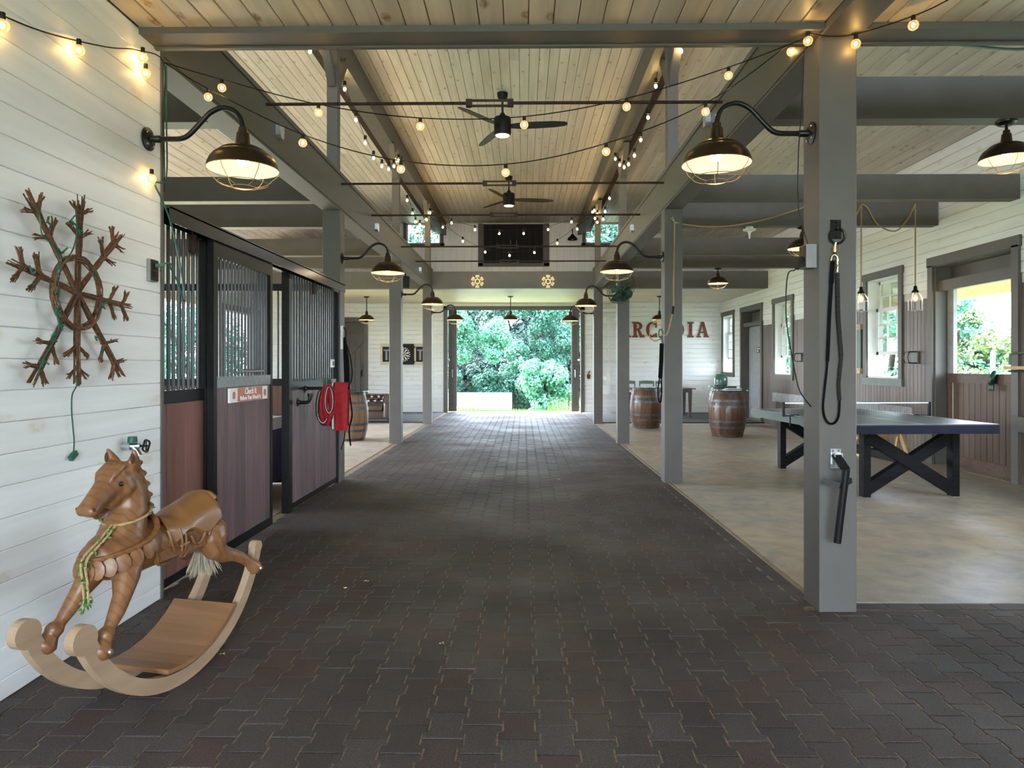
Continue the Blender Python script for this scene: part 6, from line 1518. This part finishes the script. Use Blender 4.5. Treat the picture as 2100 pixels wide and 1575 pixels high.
MB().prism([(31.1, -2.6), (33.3, -2.6), (33.3, ze), (32.2, zr - .08), (31.1, ze)], lambda b, c: (x0 + .1, b, c), lambda b, c: (x1 - .08, b, c)).build('walls', 'weathered', shd)
MB().box(x0, x1, 30.88, 30.92, ze - .12, ze + .01).build('fascia', 'white_paint', shd)
def tree(lab, base, blobs, n, size, mat, group, trunk=.12, name='tree'):
    t = thing(name, lab, 'tree', base, group=group); B = V(base)
    wts = [b[3] ** 2 for b in blobs]; cr = MB()
    for k in range(n):
        bx, by, bz, br = random.choices(blobs, wts)[0]
        d = V((random.gauss(0, 1), random.gauss(0, 1), random.gauss(0, 1))).normalized(); r = br * (random.random() ** .33)
        c = V((bx, by, bz)) + V((d.x, d.y, d.z * .85)) * r; nr = (d + V((random.uniform(-.7, .7), random.uniform(-.7, .7), random.uniform(-.2, 1.0)))).normalized()
        e = nr.orthogonal().normalized(); e = Matrix.Rotation(random.uniform(0, 6.28), 3, nr) @ e; f = nr.cross(e); s = size * random.uniform(.6, 1.35)
        cr.add([c - e * s * .5, c + f * s * .28, c + e * s * .5 - nr * s * .12, c - f * s * .28], [(0, 1, 2, 3)])
    cr.build('crown', mat, t)['kind'] = 'stuff'
    top = max(blobs, key=lambda b: b[2]); g = MB(); limb(g, [(*B, trunk), (B.x * .7 + top[0] * .3, B.y * .7 + top[1] * .3, B.z * .5 + top[2] * .5, trunk * .7), (top[0], top[1], top[2], trunk * .25)], 8)
    g.build('trunk', 'bark', t, True)
    for k, b_ in enumerate(blobs[:6]):
        g = MB(); limb(g, [(B.x * .6 + top[0] * .4, B.y * .6 + top[1] * .4, B.z * .45 + top[2] * .55 - .2 * k, trunk * .4), (b_[0], b_[1], b_[2] - b_[3] * .2, trunk * .12)], 5); g.build('branch', 'bark', t, True)
    return t
def cloud(cx, cy, cz, rx, ry, rz, n, br):
    return [(cx + random.uniform(-rx, rx), cy + random.uniform(-ry, ry), cz + random.uniform(-rz, rz), br * random.uniform(.65, 1.25)) for _ in range(n)]
GT = 'trees beyond the barn door'
tree('bright mint maple overhanging the top corner of the barn door', (-4.2, 30.5, -1.8), cloud(-2.6, 29.5, 3.0, 1.9, .8, 1.15, 22, .5) + cloud(-1.2, 29.2, 2.5, .5, .5, 1.0, 7, .42), 15000, .13, 'leaf_light', GT)
tree('mint green sapling with big leaves beside the tall grass', (1.3, 28, -1.4), cloud(1.0, 27.6, .55, 1.0, .7, .55, 14, .40) + cloud(.6, 27.4, 1.15, .6, .4, .3, 6, .36) + cloud(1.6, 27.6, -.3, .9, .6, .4, 8, .42), 8500, .15, 'leaf_light', GT)
tree('green tree with bright tufts above the big-leaved sapling', (2.2, 33, -2.4), cloud(1.3, 32.4, 3.2, 2.0, 1.0, 1.3, 22, .55) + cloud(.8, 32.2, 1.7, 1.6, .8, .6, 10, .5), 14000, .14, 'leaf_mid', GT)
tree('tall shadowy tree filling the middle of the doorway', (-.3, 38, -3), cloud(-.3, 37.5, 2.2, 2.6, 1.4, 2.8, 34, .85), 16000, .17, 'leaf_dark', GT)
tree('dark leafy tree above the shed roof', (-3.4, 36.5, -3), cloud(-2.6, 36, 1.0, 2.4, 1.0, 1.6, 22, .7), 12000, .16, 'leaf_dark', GT)
tree('mid green shrub rising behind the shed', (-2.3, 34.6, -2.6), cloud(-1.7, 34.3, .3, 2.0, .4, .6, 14, .5), 8000, .15, 'leaf_mid', GT)
tree('broad dark tree on the wooded bank', (4.8, 41, -3), cloud(3.6, 40.5, 2.4, 2.6, 1.4, 3.2, 30, 1.0), 14000, .3, 'leaf_dark', GT)
tree('broad dark tree far behind the shed', (-6.2, 43, -3), cloud(-5.0, 42.5, 2.5, 2.8, 1.4, 3.4, 30, 1.0), 14000, .3, 'leaf_dark', GT)
tree('dim green tree at the back of the wood', (0, 47, -3), cloud(0, 46.5, 4, 7.0, 1.4, 5.0, 60, 1.5), 20000, .55, 'leaf_dark', GT)
tree('low dark shrub under the big-leaved sapling', (1.9, 30.5, -2.1), cloud(1.9, 30.0, -.9, 1.2, .4, .6, 14, .45), 7000, .14, 'leaf_mid', GT)
tree('tall leafy tree seen through the loft window above the sofa', (-6.5, 34, -2.6), cloud(-6.5, 33.5, 7.0, 2.2, 1.0, 2.0, 20, 1.0), 7000, .24, 'leaf_mid', GT)
tree('tall leafy tree seen through the loft window beside the loft lamp', (4.6, 34.5, -2.6), cloud(4.4, 34, 7.0, 2.2, 1.0, 2.0, 20, 1.0), 7000, .24, 'leaf_mid', GT)
GS = 'trees beside the barn'
tree('sunlit green and pink tree beyond the dutch door', (13.4, 20.0, -.1), cloud(13.6, 19.6, 1.6, 1.2, 2.0, .8, 22, .5) + cloud(13.2, 20.5, 2.7, .4, .4, .3, 4, .3), 10000, .12, 'leaf_sun', GS)
tree('pale green tree outside the window with pale sill', (12, 22.8, -.1), cloud(12, 22.5, 2.4, 1.6, 2.4, 1.9, 26, .75), 11000, .18, 'leaf_light', GS)
tree('green tree outside the narrow corner window', (12.5, 41, -.1), cloud(12.5, 41, 3.2, 1.8, 3.6, 3.0, 30, 1.1), 9000, .26, 'leaf_light', GS)
tree('green tree outside the window past the tack room door', (12, 31, -.1), cloud(12, 31, 2.8, 1.6, 3.0, 2.4, 28, .95), 10000, .22, 'leaf_light', GS)
tree('leafy tree outside the open dutch door of the stall side', (-13, 27, -.1), cloud(-13, 26.5, 2.2, 1.6, 2.5, 2.0, 20, .9), 7000, .2, 'leaf_mid', GS)
wpst = at(2036, 740, X=11.0)
tag(MB().lathe([(.001, -.1), (.05, -.1), (.05, wpst.z + .18), (.03, wpst.z + .24), (.001, wpst.z + .25)], 10, (wpst.x, wpst.y, 0)).build('white_post', 'white_paint', None, True), 'slim white post on the lawn beyond the dutch door', 'post')
pb_ = thing('porch_roof', 'pine porch beam and roof outside the dutch door', 'porch', (7.2, 11, 2.4))
MB().box(7.12, 7.28, 5.5, 17.5, 2.43, 2.66).build('beam', 'yellow_pine', pb_); MB().box(5.85, 7.5, 5.5, 17.5, 2.70, 2.76).build('soffit', 'pine_flat', pb_)
for y in (5.7, 14.6, 17.3): MB().box(7.12, 7.28, y, y + .16, -.1, 2.43).build('porch_post', 'grey_paint', pb_)
# roof over everything so daylight enters only by the openings
rf = MB()
for s, xa in ((1, XB), (-1, XA)):
    xo = 6.6 if s > 0 else -7.1; zo = ZC + .2 - .5 * abs(xo - xa)
    rf.add([(xa, -4.5, ZC + .2), (xo, -4.5, zo), (xo, YF + .5, zo), (xa, YF + .5, ZC + .2), (xa, -4.5, ZC + .32), (xo, -4.5, zo + .12), (xo, YF + .5, zo + .12), (xa, YF + .5, ZC + .32)], [(0, 1, 2, 3), (4, 5, 6, 7), (0, 1, 5, 4), (1, 2, 6, 5), (2, 3, 7, 6), (3, 0, 4, 7)])
rf.box(XA, XB, -4.5, YF + .5, ZC + .2, ZC + .32)
tag(rf.build('roof', 'roof_shingle'), 'barn roof above the pine ceilings', 'roof', kind=S)
